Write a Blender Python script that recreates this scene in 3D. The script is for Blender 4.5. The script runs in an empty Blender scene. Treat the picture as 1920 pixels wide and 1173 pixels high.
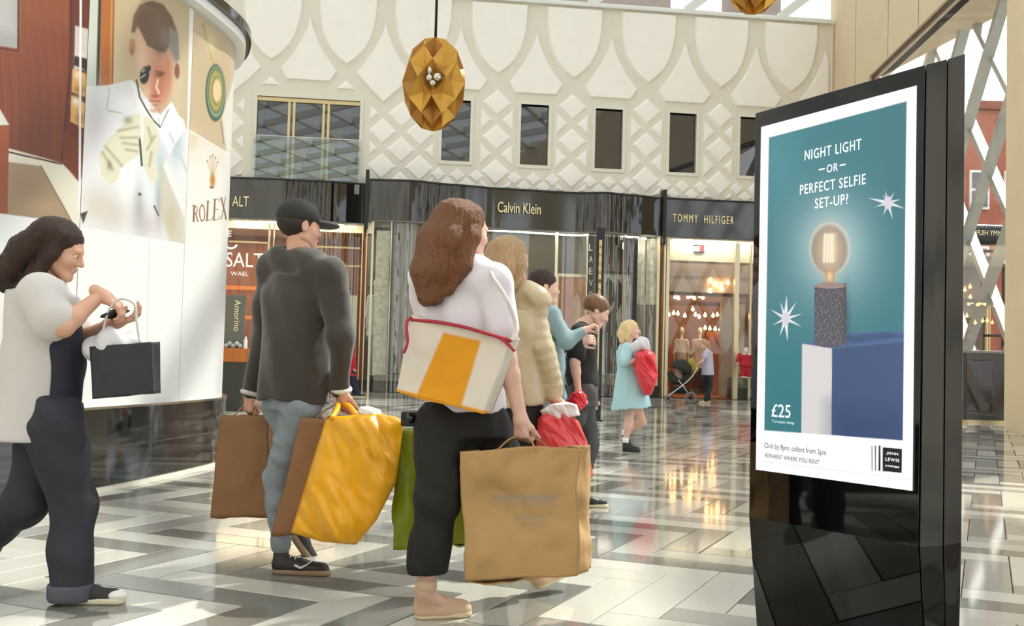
import bpy, bmesh, math, random
import numpy as np
from mathutils import Vector, Matrix
random.seed(7)
rng = np.random.default_rng(5)
S = bpy.context.scene
COL = S.collection
def lin(h):
    if isinstance(h, str):
        h = h.lstrip('#'); c = [int(h[i:i+2], 16)/255 for i in (0, 2, 4)]
    else: c = list(h)
    return tuple(x/12.92 if x <= .04045 else ((x+.055)/1.055)**2.4 for x in c)
# ---------------- camera ----------------
F, CH = 2000.0, 1.05
PITCH = math.atan2(85.5, F); ROLL = 0.027
cr, sr = math.cos(ROLL), math.sin(ROLL); cp, sp = math.cos(PITCH), math.sin(PITCH)
R0 = Vector((1, 0, 0)); U0 = Vector((0, -sp, cp)); FW = Vector((0, cp, sp))
RT = R0*cr + U0*sr; UP = U0*cr - R0*sr
cam = bpy.data.cameras.new('camera'); camo = bpy.data.objects.new('camera', cam); COL.objects.link(camo)
m = Matrix.Identity(4)
for i in range(3): m[i][0] = RT[i]; m[i][1] = UP[i]; m[i][2] = -FW[i]
m[2][3] = CH; camo.matrix_world = m
cam.sensor_width = 36; cam.lens = F/1920*36; cam.clip_start = .05; cam.clip_end = 300
S.camera = camo
# ---------------- world, sun, exposure ----------------
w = bpy.data.worlds.new('daylight'); S.world = w; w.use_nodes = True
nt = w.node_tree; bg = nt.nodes['Background']
bg.inputs[0].default_value = (.93, .97, 1.0, 1); bg.inputs[1].default_value = 1.85
sun = bpy.data.lights.new('sun', 'SUN'); sun.energy = 6.0; sun.angle = .02; sun.color = (1, .95, .86)
suno = bpy.data.objects.new('sun', sun); COL.objects.link(suno)
suno.rotation_euler = Vector((-.56, -.50, -.95)).to_track_quat('-Z', 'Y').to_euler()
S.view_settings.view_transform = 'Standard'; S.view_settings.look = 'None'
S.view_settings.gamma = 1; S.view_settings.use_curve_mapping = False
S.view_settings.exposure = 0.0
# ---------------- pixel helpers (layout measured on the photo, then real 3-D positions) ----------------
def ray(px, py): return RT*(px-960) + UP*(586.5-py) + FW*F
def W(px, py, Y):
    d = ray(px, py); return Vector((0, 0, CH)) + d*(Y/d.y)
def Gd(px, py, z=0):
    d = ray(px, py); return Vector((0, 0, CH)) + d*((z-CH)/d.z)
def onplane(px, py, p0, n):
    d = ray(px, py); o = Vector((0, 0, CH)); return o + d*((p0-o).dot(n)/d.dot(n))
def project(P):
    P = np.asarray(P, float) - np.array([0, 0, CH])
    x = P@np.array(RT); y = P@np.array(UP); z = P@np.array(FW)
    return 960+F*x/z, 586.5-F*y/z
# ---------------- materials ----------------
MATS = {}
def mat(name, col, rough=.5, metal=0, var=0, vs=5, bump=0, bs=40, spec=.5, coat=0, emit=None, es=0, stretch=None, objvar=0, alpha=1, sheen=0, ior=1.5):
    if name in MATS: return MATS[name]
    m = bpy.data.materials.new(name); MATS[name] = m; m.use_nodes = True
    N = m.node_tree.nodes; L = m.node_tree.links; b = N['Principled BSDF']
    c = lin(col); b.inputs['Base Color'].default_value = (*c, 1)
    b.inputs['Roughness'].default_value = rough; b.inputs['Metallic'].default_value = metal
    b.inputs['Specular IOR Level'].default_value = spec; b.inputs['Coat Weight'].default_value = coat
    b.inputs['IOR'].default_value = ior
    if sheen: b.inputs['Sheen Weight'].default_value = sheen
    if emit: b.inputs['Emission Color'].default_value = (*lin(emit), 1); b.inputs['Emission Strength'].default_value = es
    if var or bump or objvar:
        g = N.new('ShaderNodeNewGeometry'); src = g.outputs['Position']
        if stretch:
            mp = N.new('ShaderNodeMapping'); mp.inputs['Scale'].default_value = stretch
            L.new(src, mp.inputs['Vector']); src = mp.outputs[0]
        if var or objvar:
            n = N.new('ShaderNodeTexNoise'); n.inputs['Scale'].default_value = vs; n.inputs['Detail'].default_value = 5
            L.new(src, n.inputs['Vector'])
            mr = N.new('ShaderNodeMapRange'); mr.inputs[1].default_value = .25; mr.inputs[2].default_value = .75
            mr.inputs[3].default_value = 1-var; mr.inputs[4].default_value = 1+var
            L.new(n.outputs['Fac'], mr.inputs[0]); fac = mr.outputs[0]
            if objvar:
                oi = N.new('ShaderNodeObjectInfo'); m2 = N.new('ShaderNodeMapRange')
                m2.inputs[3].default_value = 1-objvar; m2.inputs[4].default_value = 1+objvar
                L.new(oi.outputs['Random'], m2.inputs[0]); mm = N.new('ShaderNodeMath'); mm.operation = 'MULTIPLY'
                L.new(fac, mm.inputs[0]); L.new(m2.outputs[0], mm.inputs[1]); fac = mm.outputs[0]
            vm = N.new('ShaderNodeVectorMath'); vm.operation = 'SCALE'; vm.inputs[0].default_value = c
            L.new(fac, vm.inputs['Scale']); L.new(vm.outputs[0], b.inputs['Base Color'])
        if bump:
            n2 = N.new('ShaderNodeTexNoise'); n2.inputs['Scale'].default_value = bs; n2.inputs['Detail'].default_value = 4
            L.new(src, n2.inputs['Vector'])
            bp = N.new('ShaderNodeBump'); bp.inputs['Strength'].default_value = bump; bp.inputs['Distance'].default_value = .02
            L.new(n2.outputs['Fac'], bp.inputs['Height']); L.new(bp.outputs[0], b.inputs['Normal'])
    return m
def glass_mat(name, tint='ffffff', ior=1.5, rough=0.0, dens=0.0):
    if name in MATS: return MATS[name]
    m = bpy.data.materials.new(name); MATS[name] = m; m.use_nodes = True
    N = m.node_tree.nodes; L = m.node_tree.links; N.clear()
    o = N.new('ShaderNodeOutputMaterial'); t = N.new('ShaderNodeBsdfTransparent'); g = N.new('ShaderNodeBsdfGlossy')
    t.inputs[0].default_value = (*[x*(1-dens) for x in lin(tint)], 1); g.inputs['Roughness'].default_value = rough
    lw_ = N.new('ShaderNodeLayerWeight'); lw_.inputs[0].default_value = .5; pw = N.new('ShaderNodeMath'); pw.operation = 'POWER'; pw.inputs[1].default_value = 5
    L.new(lw_.outputs['Facing'], pw.inputs[0]); f = N.new('ShaderNodeMath'); f.operation = 'MULTIPLY_ADD'; f.inputs[1].default_value = .9; f.inputs[2].default_value = ((ior-1)/(ior+1))**2
    L.new(pw.outputs[0], f.inputs[0]); mx = N.new('ShaderNodeMixShader')
    L.new(f.outputs[0], mx.inputs[0]); L.new(t.outputs[0], mx.inputs[1]); L.new(g.outputs[0], mx.inputs[2]); L.new(mx.outputs[0], o.inputs[0])
    return m
def vcol_mat(name, rough=.4, emit=0, spec=.4):
    if name in MATS: return MATS[name]
    m = bpy.data.materials.new(name); MATS[name] = m; m.use_nodes = True
    N = m.node_tree.nodes; L = m.node_tree.links; b = N['Principled BSDF']
    a = N.new('ShaderNodeAttribute'); a.attribute_name = 'print'
    b.inputs['Roughness'].default_value = rough; b.inputs['Specular IOR Level'].default_value = spec
    if emit:
        b.inputs['Base Color'].default_value = (.01, .01, .01, 1)
        L.new(a.outputs['Color'], b.inputs['Emission Color']); b.inputs['Emission Strength'].default_value = emit
    else: L.new(a.outputs['Color'], b.inputs['Base Color'])
    return m
# ---------------- object helpers ----------------
def props(o, label=None, cat=None, group=None, kind=None):
    if label: o['label'] = label
    if cat: o['category'] = cat
    if group: o['group'] = group
    if kind: o['kind'] = kind
    return o
def thing(name, label, cat, loc=(0, 0, 0), group=None, kind=None):
    o = bpy.data.objects.new(name, None); COL.objects.link(o); o.location = loc; o.empty_display_size = .1
    return props(o, label, cat, group, kind)
def link(me, name, parent=None, **k):
    o = bpy.data.objects.new(name, me); COL.objects.link(o)
    if parent is not None:
        o.parent = parent; o.location = -wloc(parent)
    return props(o, **k)
def wloc(o):
    v = Vector(o.location)
    while o.parent: o = o.parent; v += Vector(o.location)
    return v
class MB:
    def __init__(s): s.v = []; s.f = []; s.m = []; s.sm = []
    def add(s, vs, fs, mi=0, sm=False):
        b = len(s.v); s.v += [tuple(v) for v in vs]
        for f in fs: s.f.append([b+i for i in f]); s.m.append(mi); s.sm.append(sm)
    def box(s, c, d, R=None, mi=0):
        c = Vector(c); hx, hy, hz = d[0]/2, d[1]/2, d[2]/2
        vs = [Vector((x, y, z)) for x in (-hx, hx) for y in (-hy, hy) for z in (-hz, hz)]
        if R is not None: vs = [R@v for v in vs]
        s.add([c+v for v in vs], [(0, 1, 3, 2), (4, 6, 7, 5), (0, 4, 5, 1), (2, 3, 7, 6), (0, 2, 6, 4), (1, 5, 7, 3)], mi)
    def hexa(s, P, mi=0):   # 8 points: bottom 4 ccw, top 4 ccw
        s.add(P, [(3, 2, 1, 0), (4, 5, 6, 7), (0, 1, 5, 4), (1, 2, 6, 5), (2, 3, 7, 6), (3, 0, 4, 7)], mi)
    def bar(s, a, b, wd, ht=None, up=(0, 0, 1), mi=0):
        a = Vector(a); b = Vector(b); d = (b-a); L = d.length; d.normalize(); up = Vector(up)
        if abs(d.dot(up)) > .99: up = Vector((0, 1, 0))
        x = d.cross(up).normalized(); z = x.cross(d); ht = ht or wd
        R = Matrix((x, d, z)).transposed(); s.box((a+b)/2, (wd, L, ht), R, mi)
    def tube(s, pts, r, n=10, mi=0, cap=True, closed=False):
        pts = [Vector(p) for p in pts]; k = len(pts); rs = r if isinstance(r, (list, tuple)) else [r]*k
        vs = []; prev = None
        for i, p in enumerate(pts):
            t = (pts[(i+1) % k]-pts[i-1]) if closed else (pts[min(i+1, k-1)]-pts[max(i-1, 0)])
            t.normalize()
            if prev is None: x = t.orthogonal().normalized()
            else:
                x = prev-t*prev.dot(t)
                x = x.normalized() if x.length > 1e-6 else t.orthogonal().normalized()
            prev = x; y = t.cross(x)
            for j in range(n):
                a = 2*math.pi*j/n; vs.append(p+(x*math.cos(a)+y*math.sin(a))*rs[i])
        fs = []; kk = k if closed else k-1
        for i in range(kk):
            for j in range(n):
                a = i*n+j; b = i*n+(j+1) % n; c = ((i+1) % k)*n; fs.append((a, b, c+(j+1) % n, c+j))
        if cap and not closed: fs += [tuple(range(n))[::-1], tuple((k-1)*n+j for j in range(n))]
        s.add(vs, fs, mi, True)
    def lathe(s, c, prof, n=24, mi=0, sx=1, sy=1):
        c = Vector(c); vs = []; 
        for r, z in prof:
            for j in range(n):
                a = 2*math.pi*j/n; vs.append(c+Vector((r*sx*math.cos(a), r*sy*math.sin(a), z)))
        fs = []
        for i in range(len(prof)-1):
            for j in range(n): fs.append((i*n+j, i*n+(j+1) % n, (i+1)*n+(j+1) % n, (i+1)*n+j))
        fs += [tuple(range(n))[::-1], tuple((len(prof)-1)*n+j for j in range(n))]
        s.add(vs, fs, mi, True)
    def ball(s, c, r, n=12, mi=0, sc=(1, 1, 1)):
        c = Vector(c); vs = [c+Vector((0, 0, r*sc[2]))]
        k = n//2
        for i in range(1, k):
            t = math.pi*i/k
            for j in range(n):
                a = 2*math.pi*j/n; vs.append(c+Vector((r*sc[0]*math.sin(t)*math.cos(a), r*sc[1]*math.sin(t)*math.sin(a), r*sc[2]*math.cos(t))))
        vs.append(c-Vector((0, 0, r*sc[2]))); fs = []
        for j in range(n): fs.append((0, 1+j, 1+(j+1) % n))
        for i in range(k-2):
            for j in range(n): a = 1+i*n; fs.append((a+j, a+n+j, a+n+(j+1) % n, a+(j+1) % n))
        a = 1+(k-2)*n
        for j in range(n): fs.append((a+j, len(vs)-1, a+(j+1) % n))
        s.add(vs, fs, mi, True)
    def prism(s, poly, z0, z1, mi=0):   # poly: list of (x,y)
        n = len(poly); vs = [(x, y, z0) for x, y in poly]+[(x, y, z1) for x, y in poly]
        s.add(vs, [tuple(range(n))[::-1], tuple(range(n, 2*n))]+[(i, (i+1) % n, n+(i+1) % n, n+i) for i in range(n)], mi)
    def mesh(s, name, mats):
        me = bpy.data.meshes.new(name); me.from_pydata(s.v, [], s.f); me.update()
        if not isinstance(mats, (list, tuple)): mats = [mats]
        for q in mats: me.materials.append(q)
        me.polygons.foreach_set('material_index', s.m); me.polygons.foreach_set('use_smooth', s.sm)
        return me
    def build(s, name, mats, parent=None, fix=True, **k):
        me = s.mesh(name, mats)
        if fix:
            bm = bmesh.new(); bm.from_mesh(me); bmesh.ops.recalc_face_normals(bm, faces=bm.faces); bm.to_mesh(me); bm.free()
        return link(me, name, parent, **k)
def bevel(o, wd=.01, seg=2):
    md = o.modifiers.new('bevel', 'BEVEL'); md.width = wd; md.segments = seg; md.limit_method = 'ANGLE'; return o
def text(body, pos, right, up, width, material, name='lettering', parent=None, height=None, depth=.004, space=1.0, **k):
    cu = bpy.data.curves.new('t', 'FONT'); cu.body = body; cu.align_x = 'CENTER'; cu.align_y = 'CENTER'; cu.space_character = space
    cu.size = 1; cu.resolution_u = 3
    o = bpy.data.objects.new('t', cu); COL.objects.link(o)
    bpy.context.view_layer.update(); dg = bpy.context.evaluated_depsgraph_get()
    me = bpy.data.meshes.new_from_object(o.evaluated_get(dg)); bpy.data.objects.remove(o)
    n = len(me.vertices); co = np.zeros(n*3); me.vertices.foreach_get('co', co); co = co.reshape(-1, 3)
    mn = co.min(0); mx = co.max(0); c = (mn+mx)/2; sx = width/(mx[0]-mn[0]); sy = height/(mx[1]-mn[1]) if height else sx
    right = Vector(right).normalized(); up = Vector(up).normalized(); nn = right.cross(up)
    bm = bmesh.new(); bm.from_mesh(me)
    for v in bm.verts:
        q = (v.co.x-c[0])*sx, (v.co.y-c[1])*sy
        v.co = Vector(pos)+right*q[0]+up*q[1]
    if depth:
        r = bmesh.ops.extrude_face_region(bm, geom=bm.faces[:])
        for e in r['geom']:
            if isinstance(e, bmesh.types.BMVert): e.co += nn*depth
    bm.to_mesh(me); bm.free(); me.name = name; me.materials.clear(); me.materials.append(material)
    return link(me, name, parent, **k)
# ---------------- printed pictures: colour attribute on a fine grid ----------------
class Print:
    def __init__(s, fn, nu, nv, base):
        s.nu, s.nv = nu, nv
        P = fn(np.linspace(0, 1, nu)[None, :].repeat(nv, 0), np.linspace(0, 1, nv)[:, None].repeat(nu, 1))
        s.P = P.reshape(-1, 3); s.x, s.y = project(s.P); s.c = np.tile(np.array(lin(base)), (nu*nv, 1))
    def put(s, mask, col, a=1.0):
        mask = mask[:, None]*a; s.c = s.c*(1-mask)+np.array(lin(col) if isinstance(col, str) else col)*mask
    def soft(s, d, wd): return np.clip(.5-d/wd, 0, 1)
    def poly(s, pts, col, wd=1.5, a=1.0):
        pts = np.array(pts, float); n = len(pts)
        x0, y0 = pts.min(0)-wd*1.5; x1, y1 = pts.max(0)+wd*1.5
        idx = np.where((s.x > x0) & (s.x < x1) & (s.y > y0) & (s.y < y1))[0]
        if len(idx) == 0: return
        x = s.x[idx]; y = s.y[idx]; ins = np.zeros(len(idx), bool); dm = np.full(len(idx), 1e9)
        for i in range(n):
            ax, ay = pts[i]; bx, by = pts[(i+1) % n]
            c = ((ay > y) != (by > y)); t = (bx-ax)*(y-ay)/((by-ay) if by != ay else 1e-9)+ax
            ins ^= c & (x < t)
            dx, dy = bx-ax, by-ay; h = np.clip(((x-ax)*dx+(y-ay)*dy)/(dx*dx+dy*dy+1e-9), 0, 1)
            dm = np.minimum(dm, np.hypot(x-ax-h*dx, y-ay-h*dy))
        mk = np.zeros(len(s.x)); mk[idx] = s.soft(np.where(ins, -dm, dm), wd); s.put(mk, col, a)
    def ell(s, cx, cy, rx, ry, col, wd=1.5, a=1.0, rot=0):
        c, q = math.cos(rot), math.sin(rot); dx = (s.x-cx)*c+(s.y-cy)*q; dy = -(s.x-cx)*q+(s.y-cy)*c
        r = np.hypot(dx/rx, dy/ry); s.put(s.soft((r-1)*min(rx, ry), wd), col, a)
    def line(s, pts, r, col, wd=1.2, a=1.0):
        dm = np.full(len(s.x), 1e9)
        for (ax, ay), (bx, by) in zip(pts[:-1], pts[1:]):
            dx, dy = bx-ax, by-ay; h = np.clip(((s.x-ax)*dx+(s.y-ay)*dy)/(dx*dx+dy*dy+1e-9), 0, 1)
            dm = np.minimum(dm, np.hypot(s.x-ax-h*dx, s.y-ay-h*dy))
        s.put(s.soft(dm-r, wd), col, a)
    def glow(s, cx, cy, rx, ry, col, a=1.0, p=2.0):
        s.put(np.exp(-(((s.x-cx)/rx)**2+((s.y-cy)/ry)**2)**(p/2)), col, a)
    def grain(s, amp, fx, fy, seed=0, mask=None):
        t = np.sin(s.x*fx+3*np.sin(s.y*fy+seed))*.5+np.sin(s.x*fx*2.3+1.7+2*np.sin(s.y*fy*1.7))*.3
        f = 1+amp*t
        if mask is not None: f = np.where(mask, f, 1)
        s.c = np.clip(s.c*f[:, None], 0, 1)
    def build(s, name, material, parent=None, ink=1.0, **k):
        s.c = s.c*ink; nu, nv = s.nu, s.nv; i = np.arange(nu*nv).reshape(nv, nu)
        f = np.stack([i[:-1, :-1], i[:-1, 1:], i[1:, 1:], i[1:, :-1]], -1).reshape(-1, 4)
        me = npmesh(name, s.P, f); at = me.color_attributes.new('print', 'FLOAT_COLOR', 'POINT')
        at.data.foreach_set('color', np.concatenate([s.c, np.ones((len(s.c), 1))], 1).astype(np.float32).ravel())
        me.materials.append(material); return link(me, name, parent, **k)
def npmesh(name, V, Fq, smooth=True):
    me = bpy.data.meshes.new(name); nf = len(Fq)
    me.vertices.add(len(V)); me.vertices.foreach_set('co', np.asarray(V, np.float32).ravel())
    me.loops.add(nf*4); me.loops.foreach_set('vertex_index', np.asarray(Fq, np.int32).ravel())
    me.polygons.add(nf); me.polygons.foreach_set('loop_start', np.arange(0, nf*4, 4, dtype=np.int32))
    me.polygons.foreach_set('use_smooth', np.full(nf, smooth)); me.update(calc_edges=True); me.validate()
    return me
# ================= materials of the place =================
M_rib = mat('facade_rib_render', 'ddd6c8', .7, var=.03, vs=3)
M_pan = mat('facade_panel_render', 'f0eae2', .6, var=.025, vs=2)
M_frame_w = mat('pale_stone_frame', 'dcd8c8', .6)
M_brass = mat('brass_trim', 'cdb98a', .3, metal=.75)
M_black = mat('black_lacquer', '0c0c0a', .06, spec=.6)
M_blackm = mat('black_matt', '14130f', .45)
M_dglass = mat('dark_reflective_glass', '24242a', .02, spec=1.0, coat=1)
M_glass = glass_mat('clear_shop_glass', 'fbfcfa', 1.5)
M_beige = mat('beige_stone', 'd8c3a0', .6, var=.05, vs=1.5)
M_steel = mat('white_painted_steel', 'dcdcd6', .4)
M_marble = mat('dark_polished_marble', '131110', .05, var=.35, vs=2.2, spec=.6, ior=1.7)
M_white = mat('white_board', 'eeeeec', .55)
M_cream = mat('cream_wall', 'e2d8c2', .7)
M_wood = mat('warm_wood', '8a4a22', .45, var=.3, vs=4, stretch=(8, 8, 1))
M_wood2 = mat('orange_wood', 'b4641f', .4, var=.2, vs=3, stretch=(8, 8, 1))
M_dwood = mat('brown_slat', '5e3b28', .5, var=.2, vs=6)
M_grey = mat('grey_stone_plinth', '77756c', .5, var=.1, vs=6)
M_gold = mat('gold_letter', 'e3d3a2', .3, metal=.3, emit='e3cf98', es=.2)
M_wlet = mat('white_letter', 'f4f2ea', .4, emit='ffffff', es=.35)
M_lamp = mat('warm_bulb', 'ffe2b0', .4, emit='ffd08a', es=14)
M_chrome = mat('chrome', 'c8c4b8', .12, metal=1)
# ================= floor: herringbone granite slabs =================
ang = math.radians(24); eA = Vector((math.cos(ang), -math.sin(ang), 0)); eB = Vector((math.sin(ang), math.cos(ang), 0))
LS, WS = .90, .225
M_tone = [mat('granite_dark', '7d7b73', .07, var=.10, vs=60, objvar=.08), mat('granite_light', 'c6c3b7', .09, var=.07, vs=70, objvar=.05),
          mat('granite_mid', '9d9a92', .08, var=.09, vs=60, objvar=.07), mat('granite_pale', 'b3b0a5', .09, var=.07, vs=60, objvar=.05)]
floor = MB(); floor.box((0, 14, -.06), (60, 64, .09)); floor = floor.build('floor', mat('grout', '5a5750', .6), kind='structure')
def slabmesh(orient, tone):
    a, b = (LS, WS) if orient == 0 else (WS, LS); g = .003; q = .0025
    vs = []
    for ins, z in ((g, -.016), (g, -q), (g+q, 0)):
        for (x, y) in ((ins, ins), (a-ins, ins), (a-ins, b-ins), (ins, b-ins)): vs.append(eA*x+eB*y+Vector((0, 0, z)))
    return vs, [(8, 9, 10, 11)]+[(i, (i+1) % 4, 4+(i+1) % 4, 4+i) for i in range(4)]+[(4+i, 4+(i+1) % 4, 8+(i+1) % 4, 8+i) for i in range(4)]
sl = []
O = Vector((1.436, 6.787, 0))
for mm in range(-45, 46):
    for nn in range(-150, 151):
        a0 = mm*(LS+WS)+nn*WS; b0 = -mm*(LS-WS)+nn*WS
        tone = [0, 1, 2, 1, 0, 3][nn % 6]
        if random.random() < .25: tone = random.randrange(4)
        for o, (da, db) in enumerate(((0, 0), (LS, WS-LS))):
            p = O+eA*(a0+da-LS-WS)+eB*(b0+db-WS); c = p+(eA*LS+eB*WS)/2 if o == 0 else p+(eA*WS+eB*LS)/2
            if -9 < c.y < 31.5 and abs(c.x) < 14.5: sl.append((c.y, c.x, o, tone, p))
near = []; far = []
for s_ in sl:
    y, x = s_[:2]
    (near if (y > 3.6 and abs(x) < y*.5+.45) else far).append(s_)
near.sort(key=lambda s_: s_[0]); far += near[298:]; near = near[:298]
cache = {}
for y, x, o, t, p in near:
    if (o, t) not in cache:
        vs, fs = slabmesh(o, t); me = bpy.data.meshes.new('slab'); me.from_pydata(vs, [], fs); me.materials.append(M_tone[t]); cache[(o, t)] = me
    ob = bpy.data.objects.new('slab', cache[(o, t)]); COL.objects.link(ob); ob.parent = floor; ob.location = p
fm = MB()
for y, x, o, t, p in far:
    vs, fs = slabmesh(o, t); fm.add([v+p for v in vs[8:]], [(0, 1, 2, 3)], t)
fm.build('slab', M_tone, floor, fix=False, kind='stuff')
# ================= back facade =================
MW = .13; nrm = Vector((MW, -1, 0)).normalized(); eU = Vector((1, MW, 0)).normalized()   # nrm points to the camera
UF = math.sqrt(1+MW*MW)
def FP(u, z, out=0): return Vector((u/UF, 31.6+MW*u/UF, z))+nrm*out
wins = [(-7.6, -4.65, 5.6, 8.46)]+[(c-.42, c+.42, 6.84, 8.66) for c in (-1.82, .53, 2.8, 5.1, 7.33)]
VU = [-13.8, -11.6, -9.4, -7.25, -5.08, -2.88, -.61, 1.68, 3.97, 6.27, 8.5, 10.75]
WT = 11.72
wf = MB()
us = sorted({-14., 9.82}|{a for w_ in wins for a in w_[:2]}); zs = sorted({5.0, WT}|{a for w_ in wins for a in w_[2:]})
for i in range(len(us)-1):
    for j in range(len(zs)-1):
        uc = (us[i]+us[i+1])/2; zc = (zs[j]+zs[j+1])/2
        if any(w_[0] < uc < w_[1] and w_[2] < zc < w_[3] for w_ in wins): continue
        a, b, c, d = us[i], us[i+1], zs[j], zs[j+1]
        wf.hexa([FP(a, c, 0), FP(b, c, 0), FP(b, c, -.3), FP(a, c, -.3), FP(a, d, 0), FP(b, d, 0), FP(b, d, -.3), FP(a, d, -.3)])
wall = wf.build('wall_back', M_rib, kind='structure')
def clip(poly, a, b, c):  # keep a*u+b*z<=c
    out = []
    for i in range(len(poly)):
        p, q = poly[i], poly[(i+1) % len(poly)]; dp = a*p[0]+b*p[1]-c; dq = a*q[0]+b*q[1]-c
        if dp <= 0: out.append(p)
        if (dp < 0) != (dq < 0) and dp != dq:
            t = dp/(dp-dq); out.append((p[0]+(q[0]-p[0])*t, p[1]+(q[1]-p[1])*t))
    return out
def area(p): return sum(p[i][0]*p[(i+1) % len(p)][1]-p[(i+1) % len(p)][0]*p[i][1] for i in range(len(p)))/2 if len(p) > 2 else 0
def inset(poly, d):
    if area(poly) < 0: poly = poly[::-1]
    out = list(poly); n = len(poly)
    for i in range(n):
        p, q = poly[i], poly[(i+1) % n]; ex, ez = q[0]-p[0], q[1]-p[1]; l = math.hypot(ex, ez)
        if l < 1e-5: continue
        a, b = ez/l, -ex/l; out = clip(out, a, b, a*p[0]+b*p[1]-d)
        if len(out) < 3: return []
    return out
def sub_rect(poly, r):
    a, b, c, d = r; res = []
    res.append(clip(poly, 1, 0, a)); res.append(clip(poly, -1, 0, -b))
    mid = clip(clip(poly, -1, 0, -a), 1, 0, b)
    res.append(clip(mid, 0, 1, c)); res.append(clip(mid, 0, -1, -d))
    return [p for p in res if len(p) > 2 and abs(area(p)) > .02]
def relief(poly, h=.07, bev=.06, pillow=0, convex=True):
    if len(poly) < 3: return
    if area(poly) < 0: poly = poly[::-1]
    n = len(poly); cx = sum(p[0] for p in poly)/n; cz = sum(p[1] for p in poly)/n
    top = []
    for p in poly:
        dx, dz = cx-p[0], cz-p[1]; l = math.hypot(dx, dz) or 1; k = min(bev, l*.5)*1.3; top.append((p[0]+dx/l*k, p[1]+dz/l*k))
    mb = MB(); vs = [FP(*p) for p in poly]+[FP(p[0], p[1], h) for p in top]
    fs = [(i, (i+1) % n, n+(i+1) % n, n+i) for i in range(n)]
    if pillow: vs.append(FP(cx, cz, h+pillow)); fs += [(n+i, n+(i+1) % n, 2*n) for i in range(n)]
    else: fs.append(tuple(range(n, 2*n)))
    mb.add(vs, fs); mb.build('relief_panel', M_pan, wall)
frames = [(a-.14, b+.14, c-.14, d+.2) for a, b, c, d in wins]; frames[0] = (-7.85, -4.45, 5, 8.7)
ogee = [(0, 9.5), (.25, 9.68), (.51, 9.95), (.69, 10.3), (.79, 10.7), (.84, 11.1), (.85, 11.68)]
tear2 = [(0, 10.85), (.10, 10.5), (.24, 10.18), (.41, 9.87), (.61, 9.57), (.84, 9.27), (.45, 8.86), (0, 8.44)]
tear = [(0, 10.85), (.10, 10.5), (.24, 10.18), (.41, 9.87), (.61, 9.57), (.84, 9.27), (.62, 8.96)]
for V in VU[:-1]:
    if V < -9.5: continue
    po = [(V+x, z) for x, z in ogee]+[(V-x, z) for x, z in ogee[:0:-1]]
    po = clip(po, 1, 0, 9.72); relief(po, .08, .04)
for i in range(2, len(VU)-1):
    c = (VU[i]+VU[i+1])/2; tt_ = tear2 if i in (2, 4) else tear; po = [(c+x, z) for x, z in tt_]+[(c-x, z) for x, z in (tt_[-2:0:-1] if i in (2, 4) else tt_[:0:-1])]
    po = clip(po, 1, 0, 9.72); relief(po, .08, .04)
for i in range(2, len(VU)-1):
    V = VU[i]; P = VU[i+1]-V; hw = P/4
    cells = [(V, 8.65-1.04*j) for j in range(4)]+[(V+hw, 8.13-1.04*j) for j in range(3)]+[(V+P-hw, 8.13-1.04*j) for j in range(3)]
    cm = V+P/2; nowin = i in (2, 4)
    if nowin: cells += [(cm, 7.61), (cm, 6.57)]
    for (cu_, cz_) in cells:
        d = [(cu_+hw, cz_), (cu_, cz_+.52), (cu_-hw, cz_), (cu_, cz_-.52)]
        ps = [clip(clip(d, 0, -1, -6.0), 1, 0, 9.74)]
        # no window: keep; else cut the frames out
        for r in frames+([] if nowin else [(cm-.56, cm+.56, 5.6, 8.9)]):
            ps = [q for p in ps if len(p) > 2 for q in (sub_rect(p, r) if True else [p])]
        for p in ps:
            q = inset(p, .085)
            if len(q) > 2 and abs(area(q)) > .02: relief(q, .05, .06, .012)
    for j in range(3):
        if nowin: break
        for k2 in range(-2, 3):
            cu_ = cm+k2*hw/2; cz_ = 6.42-.26*j
            if (k2+j) % 2: continue
            d = [(cu_+hw/2, cz_), (cu_, cz_+.26), (cu_-hw/2, cz_), (cu_, cz_-.26)]
            ps = sub_rect(clip(d, 0, -1, -6.0), frames[0]) if len(clip(d, 0, -1, -6.0)) > 2 else []
            for p in ps:
                q = inset(clip(p, 1, 0, 9.74), .04)
                if len(q) > 2 and abs(area(q)) > .008: relief(q, .035, .03, .008)
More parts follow.
